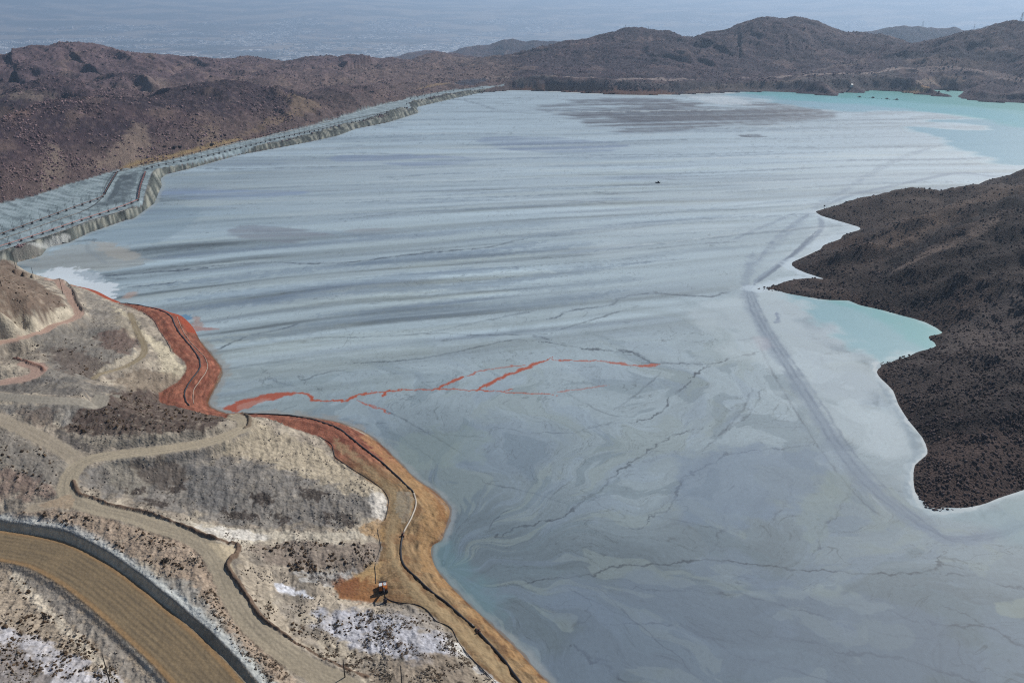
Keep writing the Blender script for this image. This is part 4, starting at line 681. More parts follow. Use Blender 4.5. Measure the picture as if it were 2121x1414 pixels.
vn = 1 + .25 * fbm(X[i] / 1.5, Y[i] / 1.5, 3, 362); cw = C(200, 184, 156)[None] * vn[:, None]; dkp = sst(205, 198, Y[i]) if False else (1 - sst(194, 200, Y[i])); cw = cw * (1 - .35 * dkp)[:, None]  # cut face coloured lighter to offset its shade from the sun
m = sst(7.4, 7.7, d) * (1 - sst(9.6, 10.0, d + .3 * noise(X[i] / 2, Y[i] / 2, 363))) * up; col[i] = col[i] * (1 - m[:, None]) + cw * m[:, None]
m = sst(9.5, 9.9, d) * (1 - sst(11.0, 13.5, d + 1.2 * noise(X[i] / 4, Y[i] / 4, 364))) * up; mixs(i, m * .8, C(186, 189, 185))
m = (1 - sst(.1, .35, np.abs(d - 9.8))) * up; mixs(i, m * .6, C(84, 80, 76)); d = np.where((d > 7.4) & up, d - 7.9, 9.0)
BERM_SEL = np.zeros(N, bool); BERM_SEL[i[d < 2.6]] = True
# the dam
j = np.nonzero((X < 60) & (Y > 560) & (Y < 2000))[0]; x = X[j]; y = Y[j]; s_ = sdf(DAM_POLY, x, y, 30.0); crestm = np.zeros(N, bool); crestm[j[s_ > -0.8]] = True
slopem = np.zeros(N, bool); sa_ = sdf(DAM_ALL, x, y, 30.0); slopem[j[(s_ <= -0.8) & (sa_ > -1) & (D[j] > -3)]] = True
m = sst(-1.0, 0.2, s_); mixs(j, m, C(134, 149, 153)); n_ = fbm((x * .3 - y * .95) / 3.5 + 2 * fbm(x / 40, y / 40, 2, 370), (x * .95 + y * .3) / 60, 4, 371); n2 = fbm((x * .85 - y * .5) / 30, (x * .5 + y * .85) / 5, 4, 372)
mixs(j, m * sst(.0, .5, n2) * .65, C(84, 96, 102)); mixs(j, m * sst(.1, .6, -n2) * .5, C(164, 178, 184)); rk[j] = rk[j] * (1 - m) + .2 * m
ms = slopem[j].astype(np.float32); ang = x * .86 + y * .5; g = noise(ang / 6.5, D[j] * .05, 373) + .7 * noise(ang / 2.6, D[j] * .05, 374)
mixs(j, ms, C(92, 97, 92)); mixs(j, ms * sst(.18, .5, g) * .85, C(150, 150, 138)); g9 = noise(ang / 2.4, D[j] * .05, 375); mixs(j, ms * sst(.2, .5, g9) * .5, C(160, 160, 150)); mixs(j, ms * sst(.2, .5, -g9) * .5, C(50, 54, 53)); mixs(j, ms * sst(.15, .5, -g), C(58, 63, 62)); rk[j] = np.where(slopem[j], .6, rk[j])
pz([(28,540),(30,515),(55,500),(85,512),(92,525),(60,538)], C(112, 110, 104), .9, 1, 1.5, 4, 72); pz([(55,505),(95,498),(135,482),(145,500),(110,512),(90,515)], C(176, 178, 174), .75, 1, 2, 3, 73)
patch([(247,364),(262,362),(274,364),(268,371),(250,371)], C(66, 72, 78), .9, 1.0, 1.0, 4, 74); stroke([(245,372),(240,395),(225,415)], .7, C(70, 80, 86), .8, .5, 0, .3, 75)
for k in range(7): stroke([(286 - k * 5, 352 + k), (272 - k * 5, 385), (255 - k * 6, 415), (215 - k * 5, 428)], .5, C(78, 88, 94), .6, .5, .1, .6, 76 + k)
# far roads, terraces with painted shade, and sand patches
stroke([(1010,163),(1100,161),(1250,163),(1421,164),(1520,159),(1652,157),(1784,153),(1837,150),(1864,144)], 4.5, C(164, 150, 138), .9, .4, 0, 0, 90, taper=False)
stroke([(1030,163),(1180,160),(1300,160),(1400,161)], 9, C(54, 52, 60), .8, .4, 0, 2, 91); stroke([(1421,191),(1480,183),(1540,176),(1630,165),(1700,158)], 3.5, C(132, 112, 94), .8, .5, 0, 1, 92); pz([(1060,170),(1400,168),(1640,162),(1850,152),(1860,185),(1640,186),(1400,192),(1100,186)], C(92, 90, 88), .65, 8, 12, 30, 93)
stroke([(1060,185),(1200,189),(1330,193),(1400,192)], 7, C(130, 96, 76), .8, .6, 0, 3, 94); stroke([(1640,158),(1700,146),(1750,138),(1790,128)], 3.5, C(122, 108, 100), .6, .5, 0, 1, 95)
stroke([(1820,118),(1900,118),(2000,114),(2121,118)], 10, C(46, 44, 54), .8, .5, 0, 4, 96); pz([(1870,124),(1960,122),(2060,128),(2040,142),(1900,140)], C(122, 106, 96), .6, 8, 12, 25, 97); pz([(1925,164),(1960,161),(2000,163),(1990,178),(1950,182),(1930,172)], C(150, 132, 116), .85, 4, 8, 12, 98)  # the wide dark stroke paints the shade of the terrace
stroke([(1864,144),(1930,147),(2000,148),(2050,153),(2090,161),(2130,168)], 5, C(150, 134, 124), .8, .5, 0, 1, 99); stroke([(1872,156),(1900,154),(1960,154)], 3, C(130, 116, 106), .7, .5, 0, 1, 100); stroke([(1870,190),(1900,189),(1915,183),(1910,180)], 5, C(176, 146, 106), .9, .5, 0, 1, 101); stroke([(1900,176),(1935,173)], 3, C(150, 136, 120), .8, .5, 0, 0, 102); stroke([(2030,206),(2080,196),(2121,190)], 4, C(110, 100, 98), .7, .5, 0, 1, 103)
pz([(270,265),(300,260),(305,330),(240,350),(180,345),(230,320)], C(138, 122, 110), .75, 6, 9, 10, 104); pz([(100,300),(125,310),(130,350),(110,380),(80,395),(95,350)], C(136, 122, 110), .7, 6, 9, 10, 105); pz([(420,260),(445,260),(450,295),(410,300)], C(128, 112, 98), .7, 6, 9, 10, 106); pz([(600,200),(650,215),(665,228),(640,235),(560,262),(500,285),(480,290),(540,255),(600,235)], C(124, 106, 88), .7, 6, 9, 12, 107)
pz([(0,225),(60,228),(75,232),(30,245),(0,248)], C(134, 110, 98), .6, 8, 10, 15, 108); pz([(290,165),(340,160),(345,175),(300,190)], C(138, 122, 114), .6, 8, 12, 14, 109); pz([(0,195),(60,185),(120,198),(90,210),(20,208)], C(128, 116, 104), .55, 8, 14, 16, 110)
stroke([(245,352),(300,336),(380,318),(440,303),(500,288)], 2.5, C(146, 126, 92), .9, .5, 0, .5, 111); pz([(940,172),(985,163),(1010,165),(1005,172),(960,178)], C(58, 66, 82), .85, 5, 5, 15, 112); stroke([(850,185),(900,178),(940,176)], 3, C(150, 128, 100), .7, .5, 0, 1, 113)
# ridge trails and soils of the right peninsula, its relief shading painted in
pz([(1700,437),(1850,396),(1960,408),(2050,385),(2121,372),(2121,392),(2000,425),(1880,455),(1780,470),(1740,460)], C(92, 80, 74), .8, 3, 6, 8, 130)
pz([(1790,500),(1900,455),(2000,415),(2121,380),(2121,400),(2020,440),(1900,480),(1800,515)], C(112, 95, 84), .75, 2, 5, 6, 131)
pz([(1830,525),(1900,495),(1980,465),(2060,435),(2121,410),(2121,440),(2040,465),(1950,495),(1860,540)], C(36, 31, 32), .85, 2, 5, 6, 132)
pz([(1740,590),(1850,568),(1980,512),(2121,452),(2121,560),(2000,600),(1900,640),(1800,620)], C(48, 42, 42), .7, 3, 6, 8, 133)
pz([(1960,690),(2030,640),(2121,600),(2121,700),(2040,720),(1960,735),(1945,712)], C(100, 91, 88), .75, 3, 6, 8, 134)
pz([(1830,770),(1900,740),(2000,740),(2121,690),(2121,800),(2000,820),(1880,830)], C(88, 79, 76), .7, 3, 6, 8, 135)
pz([(1870,850),(1960,830),(2060,830),(2121,800),(2121,900),(2000,900),(1920,910)], C(46, 40, 41), .75, 3, 6, 8, 136)
pz([(1900,950),(1960,900),(2080,900),(2121,920),(2121,1010),(2020,1045),(1930,1050),(1898,1000)], C(92, 76, 71), .7, 2, 5, 6, 137)
pz([(1845,560),(1900,530),(1970,502),(2030,478),(2062,468),(2060,478),(1990,505),(1910,540),(1850,568)], C(134, 118, 108), .65, .8, 2.5, 2, 120); pz([(1800,500),(1850,470),(1930,440),(2000,410),(2050,390),(2060,400),(1990,430),(1900,465),(1830,500)], C(92, 78, 70), .45, 3, 5, 5, 121); pz([(1640,594),(1720,590),(1790,612),(1700,610)], C(104, 88, 80), .6, 2, 5, 3, 122); pz([(1700,512),(1740,495),(1778,480),(1790,500),(1730,515)], C(90, 70, 60), .6, 3, 4, 4, 123)
i = np.nonzero(NEARL)[0]; col[i] = np.clip(col[i] * 0.97, 0, .8)
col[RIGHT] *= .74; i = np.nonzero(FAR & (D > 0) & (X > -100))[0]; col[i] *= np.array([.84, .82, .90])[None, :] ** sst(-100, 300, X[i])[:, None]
cls = np.where(RIGHT, 1, np.where(NEARL, 2, 0))
for k_, (ii, m) in rd.items(): cls[ii[m > .5]] = 4 if k_ == 'haul' else 3
i = np.nonzero(NEARL & (Y < 560))[0]; s_ = sdf(RING_POLY, X[i], Y[i], 30); cls[i[s_ > 0]] = 5
cls[BERM_SEL] = 8; cls[crestm] = 6; cls[slopem] = 7
V = np.stack([X, Y, Hh], 1); fc = cls[Q[:, 0]]
dam = bpy.data.objects.new("dam", None); COL.objects.link(dam); tag(dam, "long grey tailings dam curving along the far left bank with a gullied inner face", "dam")
for k_, nm in [(0, "hills"), (1, "rocky_hill"), (2, "ground"), (3, "dirt_road"), (4, "haul_road"), (5, "shore_road"), (8, "berm"), (6, "dam_crest"), (7, "dam_slope")]:
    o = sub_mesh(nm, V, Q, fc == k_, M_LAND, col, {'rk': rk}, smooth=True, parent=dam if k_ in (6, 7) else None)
    if k_ not in (6, 7): tag(o, kind="structure")
LANDX, LANDY = X, Y
def H1(x, y, fine=True):
    return heights(np.atleast_1d(np.asarray(x, float)), np.atleast_1d(np.asarray(y, float)), fine)[0]
# ------------------------------------------------------------------ far plain with the city
rad = list(np.geomspace(2500, 70000, 420)); X, Y, Q = polar(-60, 60, 900, rad); RR_ = np.hypot(X, Y)
def plain_h(x, y):
    r_2 = np.hypot(x, y); t_2 = sst(19000, 36000, r_2 + 2500 * fbm(x / 9000, y / 9000, 2, 405)); return PLAIN_Z - 3 + t_2 * (1050 + 60 * noise(x / 9000, y / 9000, 406)) + 16 * fbm(x / 2500, y / 2500, 3, 400) * (1 + 6 * t_2 * (1 - t_2))
Zp = np.minimum(plain_h(X, Y), 340)
col = np.zeros((len(X), 3), np.float32); col[:] = C(112, 102, 100); n_ = fbm(X / 1800, Y / 1100, 6, 401, gain=.62)
m = sst(.0, .3, n_) * .85; col = col * (1 - m[:, None]) + C(60, 66, 62) * m[:, None]; m = sst(.05, .35, -n_) * .75; col = col * (1 - m[:, None]) + C(168, 152, 134) * m[:, None]
cd = fbm(X / 2600, Y / 1800, 4, 402); m = sst(.0, .3, cd) * (1 - sst(17000, 24000, RR_)) * .5; n_ = noise(X / 130, Y / 130, 403); cc = C(140, 136, 132)[None, :] * (1 + .9 * n_)[:, None]; col = col * (1 - m[:, None]) + cc * m[:, None]
tag(mesh_np("plain", np.stack([X, Y, Zp], 1), Q, M_LAND, np.clip(col, 0, 1), {'rk': np.full(len(X), .3)}, True), kind="structure")
# ------------------------------------------------------------------ loose geometry helpers
BOXV = np.array([[x, y, z] for z in (0, 1) for y in (-.5, .5) for x in (-.5, .5)], float)
BOXF = np.array([[0, 2, 3, 1], [4, 5, 7, 6], [0, 1, 5, 4], [2, 6, 7, 3], [0, 4, 6, 2], [1, 3, 7, 5]])
class MB:
    """collects boxes and tubes into one mesh"""
    def __init__(s): s.v = []; s.f = []; s.n = 0
    def add(s, V_, F_):
        s.v.append(np.asarray(V_, float)); s.f += [tuple(int(q) + s.n for q in f) for f in F_]; s.n += len(V_); return s
    def box(s, c, d, rz=0.0, rx=0.0, bev=0.0):
        V_ = BOXV * np.array(d); V_[:, 2] -= d[2] / 2
        if bev: V_[4:, :2] *= (1 - bev)
        M = np.array(Matrix.Rotation(rz, 3, 'Z') @ Matrix.Rotation(rx, 3, 'X')); return s.add(V_ @ M.T + np.array(c), BOXF)
    def prism(s, prof, y0, y1, x=0.0):
        """outline in the y z plane pulled along x: prof = [(y,z)...]"""
        n = len(prof); V_ = [(y0, p[0], p[1]) for p in prof] + [(y1, p[0], p[1]) for p in prof]
        return s.add(np.array(V_) + np.array([x, 0, 0]), [tuple(range(n))[::-1], tuple(range(n, 2 * n))] + [(i, (i + 1) % n, (i + 1) % n + n, i + n) for i in range(n)])
    def bar(s, a, b, r0, r1=None, k=6):
        a = Vector(a); b = Vector(b); r1 = r0 if r1 is None else r1; q = (b - a).to_track_quat('Z', 'Y'); V_ = []
        for p_, r in ((a, r0), (b, r1)):
            for i in range(k):
                t = 2 * math.pi * i / k; V_.append(p_ + q @ Vector((math.cos(t) * r, math.sin(t) * r, 0)))
        return s.add(np.array(V_), [(i, (i + 1) % k, (i + 1) % k + k, i + k) for i in range(k)] + [tuple(range(k))[::-1], tuple(range(k, 2 * k))])
    def tube(s, P_, r, k=8):
        P_ = np.asarray(P_, float); n = len(P_); T = np.gradient(P_, axis=0); T /= np.linalg.norm(T, axis=1)[:, None] + 1e-9
        S = np.cross(T, [0, 0, 1.0]); S /= np.linalg.norm(S, axis=1)[:, None] + 1e-9; Up = np.cross(S, T); V_ = []
        for i in range(k):
            t = 2 * math.pi * i / k; V_.append(P_ + S * math.cos(t) * r + Up * math.sin(t) * r)
        V_ = np.stack(V_, 1).reshape(-1, 3); F_ = [(a * k + i, a * k + (i + 1) % k, (a + 1) * k + (i + 1) % k, (a + 1) * k + i) for a in range(n - 1) for i in range(k)]
        return s.add(V_, F_ + [tuple(range(k))[::-1], tuple(range((n - 1) * k, n * k))])
    def build(s, name, mat, parent=None, smooth=False, link=True):
        me = bpy.data.meshes.new(name); me.from_pydata([tuple(q) for q in np.vstack(s.v)], [], s.f); me.materials.append(mat)
        if smooth: me.polygons.foreach_set("use_smooth", [True] * len(me.polygons))
        o = bpy.data.objects.new(name, me)
        if link: COL.objects.link(o)
        if parent: o.parent = parent
        return o
def empty(name, loc, rz=0.0):
    o = bpy.data.objects.new(name, None); COL.objects.link(o); o.location = [float(q) for q in loc]; o.rotation_euler = (0, 0, rz); return o
def copy_tree(o, parent=None):
    c = o.copy(); COL.objects.link(c); c.parent = parent
    for ch in list(o.children): copy_tree(ch, c)
    return c
M_STEEL = paint_mat("dark_steel", C(48, 44, 47), .6, .2); M_RPIPE = paint_mat("red_pipe_paint", C(150, 92, 82), .5); M_BPIPE = paint_mat("black_pipe_rubber", C(40, 37, 36), .35, 0, .3, .6)
M_GPIPE = paint_mat("dusty_grey_pipe", C(168, 156, 140), .5, 0, .2, .5); M_WOOD = paint_mat("weathered_pole_wood", C(52, 46, 42), .8); M_ORANGE = paint_mat("orange_machine_paint", C(168, 96, 34), .4); M_WHITE = paint_mat("white_paint", C(196, 198, 200), .45, 0, .08)
M_BLACK = paint_mat("black_rubber", C(26, 25, 25), .7); M_GLASS = paint_mat("dark_glass", C(24, 30, 36), .12, 0, .05); M_SCRUB = paint_mat("dry_scrub", C(104, 86, 68), .9, 0, .5, 1.5); M_SCRUBD = paint_mat("dark_scrub", C(70, 60, 48), .9, 0, .5, 1.5); M_RUST = paint_mat("rusty_steel", C(110, 74, 60), .7)
def stone_mat(name, c, var=.6):
    m, t, b = new_mat(name); g = t.nodes.new("ShaderNodeNewGeometry").outputs['Random Per Island']; n = tex(t, 1.2, 4, .6, t.nodes.new("ShaderNodeTexCoord").outputs['Object'])
    cc = t.nodes.new("ShaderNodeRGB"); cc.outputs[0].default_value = (*[float(q) for q in c], 1)
    t.links.new(scalecol(t, cc.outputs[0], mth(t, 'MULTIPLY', mth(t, 'MULTIPLY_ADD', g, 2 * var, 1 - var), mth(t, 'ADD', n, .5))), b.inputs['Base Color']); b.inputs['Roughness'].default_value = .95; b.inputs['Specular IOR Level'].default_value = .1; return m
# ------------------------------------------------------------------ rocks and ground cover nobody could count
t_ = (1 + 5 ** .5) / 2
ICO = np.array([(-1, t_, 0), (1, t_, 0), (-1, -t_, 0), (1, -t_, 0), (0, -1, t_), (0, 1, t_), (0, -1, -t_), (0, 1, -t_), (t_, 0, -1), (t_, 0, 1), (-t_, 0, -1), (-t_, 0, 1)]) / 1.9
ICF = np.array([(0, 11, 5), (0, 5, 1), (0, 1, 7), (0, 7, 10), (0, 10, 11), (1, 5, 9), (5, 11, 4), (11, 10, 2), (10, 7, 6), (7, 1, 8), (3, 9, 4), (3, 4, 2), (3, 2, 6), (3, 6, 8), (3, 8, 9), (4, 9, 5), (2, 4, 11), (6, 2, 10), (8, 6, 7), (9, 8, 1)])
def scatter(name, x, y, z, r, mat, squash=.7, jag=.35, kind="stuff", sink=.25):
    n = len(x)
    if n == 0: return
    j = 1 + rng.uniform(-jag, jag, (n, 12, 1)); V_ = ICO[None] * j * r[:, None, None]; V_[:, :, 2] *= squash
    a = rng.uniform(0, 6.28, n); c, s = np.cos(a)[:, None], np.sin(a)[:, None]; vx = V_[:, :, 0] * c - V_[:, :, 1] * s * .75; vy = V_[:, :, 0] * s + V_[:, :, 1] * c * .75
    V_ = np.stack([vx + x[:, None], vy + y[:, None], V_[:, :, 2] + (z + r * sink)[:, None]], -1).reshape(-1, 3)
    F_ = (ICF[None] + (np.arange(n) * 12)[:, None, None]).reshape(-1, 3); return tag(mesh_np(name, V_, F_, mat), kind=kind)
def sample(n, az0, az1, r0, r1, bias=1.0):
    az = np.radians(rng.uniform(az0, az1, n)); r = (1 / (rng.uniform(0, 1, n) * (1 / r0 - 1 / r1) + 1 / r1)) if bias else rng.uniform(r0, r1, n)
    return np.sin(az) * r, np.cos(az) * r
def on_land(x, y, cond, margin=1.0):
    k = cond(x, y); x = x[k]; y = y[k]; h, D_, fl = heights(x, y); k = (D_ > margin) & (fl < .3); return x[k], y[k], h[k], D_[k]
x, y = sample(130000, 12, 44, 200, 1300); x, y, z, dd = on_land(x, y, lambda x, y: (x > 100))
k = rng.uniform(0, 1, len(x)) < .3 + .7 * sst(-.1, .4, fbm(x / 20, y / 20, 3, 510)); x, y, z = x[k], y[k], z[k]
scatter("scree", x, y, z, np.minimum(rng.gamma(2.0, .14, len(x)) + .18, .75) * (1 + np.hypot(x, y) / 2500), stone_mat("dark_brown_stone", C(84, 73, 70), .65))
x, y = sample(300000, -42, 40, 650, 2900); x, y, z, dd = on_land(x, y, lambda x, y: ((y > 640) & (x < 60)) | (y > 1500), 14)
k = rng.uniform(0, 1, len(x)) < .12 + .88 * sst(-.05, .35, fbm(x / 110, y / 110, 3, 511)); x, y, z = x[k], y[k], z[k]
scatter("boulders", x, y, z, np.minimum(rng.gamma(1.4, .34, len(x)) + .5, 2.2) * (.6 + np.hypot(x, y) / 2600), stone_mat("purple_brown_stone", C(124, 104, 104), .6))
NL = lambda x, y: (x < 60) & (y < 575)
PZC = {}
def in_px(polys, x, y):
    m = np.zeros(len(x), bool)
    for P_ in polys:
        k_ = str(P_)
        if k_ not in PZC: PZC[k_] = project(P_)[:, :2]
        m |= inside(PZC[k_], x, y)
    return m
x, y = sample(60000, -49, 6, 150, 560); x, y, z, dd = on_land(x, y, NL, 14)
k = (rng.uniform(0, 1, len(x)) < sst(.0, .35, fbm(x / 12, y / 12, 3, 512))) & (sdf(RING_POLY, x, y, 5) < -1); x, y, z = x[k], y[k], z[k]
scatter("rubble", x, y, z, np.minimum(rng.gamma(1.6, .10, len(x)) + .1, .5), stone_mat("grey_stone", C(128, 120, 110), .6))
SCR = {  # slopes with low dry bushes: outline on the photo, bushes per 100 m2
 'd': ([(60,1062),(180,1062),(300,1092),(420,1132),(450,1200),(500,1290),(610,1400),(560,1410),(470,1315),(400,1215),(300,1165),(200,1118),(80,1095),(0,1080)], .12),
 'l': ([(0,1190),(60,1200),(150,1280),(240,1390),(260,1440),(-40,1480),(-60,1200)], .12), 'm': ([(510,1135),(560,1122),(700,1125),(790,1130),(785,1165),(720,1190),(640,1185),(560,1170)], .14),
 'r': ([(500,1160),(560,1200),(600,1260),(680,1290),(760,1262),(880,1266),(970,1360),(1040,1430),(700,1440),(560,1310),(500,1230)], .08), 'hill': ([(-40,520),(30,555),(100,600),(140,640),(60,655),(-60,670)], .2), 'mound': ([(230,812),(330,812),(470,850),(470,866),(380,896),(200,900),(130,888),(200,832)], .3),
 'mid': ([(60,700),(160,675),(290,715),(240,760),(130,800),(60,790)], .08), 'ml': ([(-60,900),(60,912),(140,965),(108,1020),(-60,1040)], .1)}
AX, AY, AZ = [], [], []
x, y = sample(150000, -49, 4, 140, 560); m = np.zeros(len(x), bool)
for P_, dn in SCR.values():
    m |= in_px([P_], x, y) & (rng.uniform(0, 1, len(x)) < dn * 2.6 * sst(-.25, .45, fbm(x / 9, y / 9, 3, 520)))
x, y = x[m], y[m]; x, y, z, dd = on_land(x, y, NL, 9); k = sdf(RING_POLY, x, y, 5) < -1; x, y, z = x[k], y[k], z[k]
sz = rng.gamma(2.2, .11, len(x)) + .16; print("bushes", len(x)); order = np.argsort(np.hypot(x, y) - 120 * sz); NB = 290
def bush_mesh(name, seed, n=46):
    r = np.random.default_rng(seed); V_, F_ = [], []
    for i in range(n):
        d = r.normal(size=3); d[2] = abs(d[2]) * .8; d /= np.linalg.norm(d); c = d * r.uniform(.35, 1.0); a = r.normal(size=3); a /= np.linalg.norm(a); b = np.cross(d, a); s = r.uniform(.16, .34); q = len(V_)
        V_ += [c - a * s, c + b * s * .6, c + a * s + d * .15, c - b * s * .6]; F_.append((q, q + 1, q + 2, q + 3))
    V_ = np.array(V_); V_[:, 2] = np.clip(V_[:, 2], -.02, None) * .75; me = bpy.data.meshes.new(name); me.from_pydata([tuple(v) for v in V_], [], F_); return me
BM = [bush_mesh("desert_bush", 60 + i) for i in range(4)]
for i_, b_ in enumerate(BM): b_.materials.append(M_SCRUB if i_ % 2 else M_SCRUBD)
GR = [('d', "small dry bush on the pinkish slope between haul road and narrow track", "bushes on the pinkish slope beside the haul road"), ('l', "dry bush on the salty ground below the haul road, lower left corner", "bushes below the haul road"),
      ('m', "low brown bush on the stony rise above the parked excavator", "bushes on the rise above the excavator"), ('r', "dry bush on the pale flats between narrow track and shore road", "bushes on the pale flats by the shore road")]
left_over = []; got = 0
for ii in order:
    g_ = None
    if got < NB:
        for kk, lb, gp in GR:
            if in_px([SCR[kk][0]], x[ii:ii + 1], y[ii:ii + 1])[0]: g_ = (lb, gp); break
    if g_ is None: left_over.append(ii); continue
    o = bpy.data.objects.new("desert_bush", BM[got % 4]); COL.objects.link(o); s_ = float(sz[ii]) * 1.25; o.location = (float(x[ii]), float(y[ii]), float(z[ii]) - .03); o.scale = (s_, s_ * random.uniform(.8, 1.2), s_); o.rotation_euler = (0, 0, random.uniform(0, 6.28)); tag(o, g_[0], "bush", g_[1]); got += 1
lo_ = np.array(left_over); scatter("desert_scrub", x[lo_], y[lo_], z[lo_], sz[lo_] * 1.0, stone_mat("scrub_brown", C(84, 70, 56), .5), .8, .5)
def place_px(P_): q = project([P_])[0]; return q[0], q[1], float(H1(q[0], q[1])[0])
bx = place_px((342, 1162)); o = bpy.data.objects.new("large_bush", bush_mesh("large_bush", 99, 160)); o.data.materials.append(M_SCRUBD); COL.objects.link(o); o.location = bx; o.scale = (1.5, 1.5, 2.0); tag(o, "largest darkest bush standing alone on the slope above the grey roadside wall", "bush")
# distant city
x, y = sample(170000, -38, 38, 9000, 25000, 0); cdn = fbm(x / 2600, y / 1800, 4, 402) + .35 * fbm(x / 480, y / 480, 3, 403); k = cdn + rng.uniform(-.2, .2, len(x)) > .16; x, y = x[k], y[k]; n = len(x); print("city", n)
zz = plain_h(x, y)
sx, sy, szz = rng.gamma(1.1, 30, n) + 14, rng.gamma(1.1, 22, n) + 14, rng.gamma(2, 5, n) + 5; a = rng.uniform(-.3, .3, n) + .5
bv = BOXV[None] * np.stack([sx, sy, szz], 1)[:, None, :]; vx = bv[:, :, 0] * np.cos(a)[:, None] - bv[:, :, 1] * np.sin(a)[:, None] + x[:, None]; vy = bv[:, :, 0] * np.sin(a)[:, None] + bv[:, :, 1] * np.cos(a)[:, None] + y[:, None]
tag(mesh_np("distant_city", np.stack([vx, vy, bv[:, :, 2] + zz[:, None]], -1).reshape(-1, 3), (BOXF[None] + (np.arange(n) * 8)[:, None, None]).reshape(-1, 4), stone_mat("city_walls", C(218, 214, 210), .65)), kind="stuff")
# ------------------------------------------------------------------ pipelines on the shore bench
def resample(q, step):
    q = np.asarray(q, float); s = np.concatenate([[0], np.cumsum(np.linalg.norm(np.diff(q[:, :2], axis=0), axis=1))]); t = np.linspace(0, s[-1], max(int(s[-1] / step), 2)); return np.stack([np.interp(t, s, q[:, i]) for i in range(q.shape[1])], 1)
def pipe(name, P_, r, mat, label, cat="pipeline", lift=.7, wob=.25, group=None):
    q = resample(project(smooth_line(P_, 3)), 1.6); h = H1(q[:, 0], q[:, 1]); h = np.convolve(np.pad(h, 2, mode='edge'), np.ones(5) / 5, 'valid'); nz = fbm(np.arange(len(q)) / 7.0, np.zeros(len(q)), 2, 600) * wob
    d_ = np.gradient(q[:, :2], axis=0); d_ /= np.linalg.norm(d_, axis=1)[:, None] + 1e-9
    Pp = np.stack([q[:, 0] - d_[:, 1] * nz, q[:, 1] + d_[:, 0] * nz, h + r * lift], 1); o = MB().tube(Pp, r).build(name, mat, smooth=True); tag(o, label, cat, group); return Pp
pipe("shore_pipeline", [(248,628.5),(270,630),(297,634),(330,642),(350,652),(358,662),(361,671)], .42, M_BPIPE, "black pipe running along the outer edge of the red clay bench at the far bend")
pipe("shore_pipeline", [(360,669),(373,692),(393,715),(405,731),(413,745),(414,761),(406,775),(396,787),(386,803),(382,815),(385,831),(392,840)], .42, M_BPIPE, "thicker black pipe curving around the inner side of the red clay bay")
pipe("drain_hose", [(367,656),(377,682),(390,702),(403,718),(418,733),(427,745),(430,760),(424,775),(414,789),(402,806),(399,820),(402,836)], .16, M_GPIPE, "thin pale hose looping on the lower red slope nearest the tailings", "hose", 1.0)
p2 = pipe("shore_pipeline", [(500,857),(535,857.5),(595,861),(644,868),(680,879),(700,887),(718,900),(754,929),(791,958),(827,991),(850,1014),(856,1020)], .42, M_BPIPE, "black pipe passing from the red bench down to the ochre shore bank")
pipe("shore_pipeline", [(857,1022),(862,1038),(860,1052),(854,1067),(845,1086),(834,1104)], .40, M_GPIPE, "pale dusty pipe curving inside the widest ochre bend of the bank")
p3 = pipe("shore_pipeline", [(834,1110),(831,1130),(830,1151),(834,1166),(842,1178),(871,1206),(893,1225),(918,1243),(940,1262),(958,1278),(983,1299)], .42, M_BPIPE, "black pipe beside the shore road to the right of the excavator")
p4 = pipe("shore_pipeline", [(985,1303),(1000,1318),(1016,1336),(1045,1369),(1060,1390),(1078,1416),(1120,1480)], .46, M_BPIPE, "nearest black pipe leaving the picture at the bottom beside the ochre bank")
pipe("drain_hose", [(796,1235),(805,1241),(816,1245),(840,1249),(863,1252),(885,1263),(903,1285),(920,1293),(936,1303),(947,1325),(960,1342),(972,1358),(1000,1385),(1025,1412)], .13, M_BPIPE, "thin black hose snaking from excavator bucket along inner edge of shore road", "hose", 1.0)
pipe("drain_hose", [(660,903),(685,918),(690,933),(697,949),(733,973),(783,1005),(803,1030),(803,1055),(797,1076)], .13, M_BPIPE, "thin black hose along the inner foot of the pale slope above the shore road", "hose", 1.0)
pipe("drain_hose", [(781,1093),(787,1120),(788,1135),(778,1165),(777,1190),(778,1208)], .10, M_BPIPE, "thin black hose crossing the ochre apron just above the excavator", "hose", 1.0)
pipe("drain_hose", [(297,648),(317,662),(330,685),(345,706),(355,728)], .12, M_BPIPE, "thin black hose at the inner edge of the red bench below the pale rock", "hose", 1.0)
def joint(Pp, k, label):
    c = Pp[k]; d = Pp[k + 1] - Pp[k - 1] if 0 < k < len(Pp) - 1 else Pp[min(k + 1, len(Pp) - 1)] - Pp[max(k - 1, 0)]
    o = empty("pipe_valve", c, math.atan2(d[1], d[0])); MB().bar((-.35, 0, 0), (.35, 0, 0), .72, .72, 12).build("flange", M_RUST, o); MB().box((0, 0, .8), (.5, .5, .9)).bar((0, 0, 1.2), (0, 0, 1.6), .05).build("valve_body", M_STEEL, o); MB().bar((0, 0, 1.55), (0, 0, 1.62), .4, .4, 10).build("hand_wheel", M_RUST, o); tag(o, label, "valve")
joint(p3, 0, "rusty valve joining pale and black pipe where the shore road narrows above the excavator"); joint(p4, 1, "rusty valve joint on the black pipe low on the ochre bank near the bottom edge")
# ------------------------------------------------------------------ excavator
ex, ey, ez = place_px((794, 1221)); EX = empty("excavator", (ex, ey, ez + .03), math.radians(12)); tag(EX, "orange and white tracked excavator with its arm lowered on the ochre apron", "excavator")
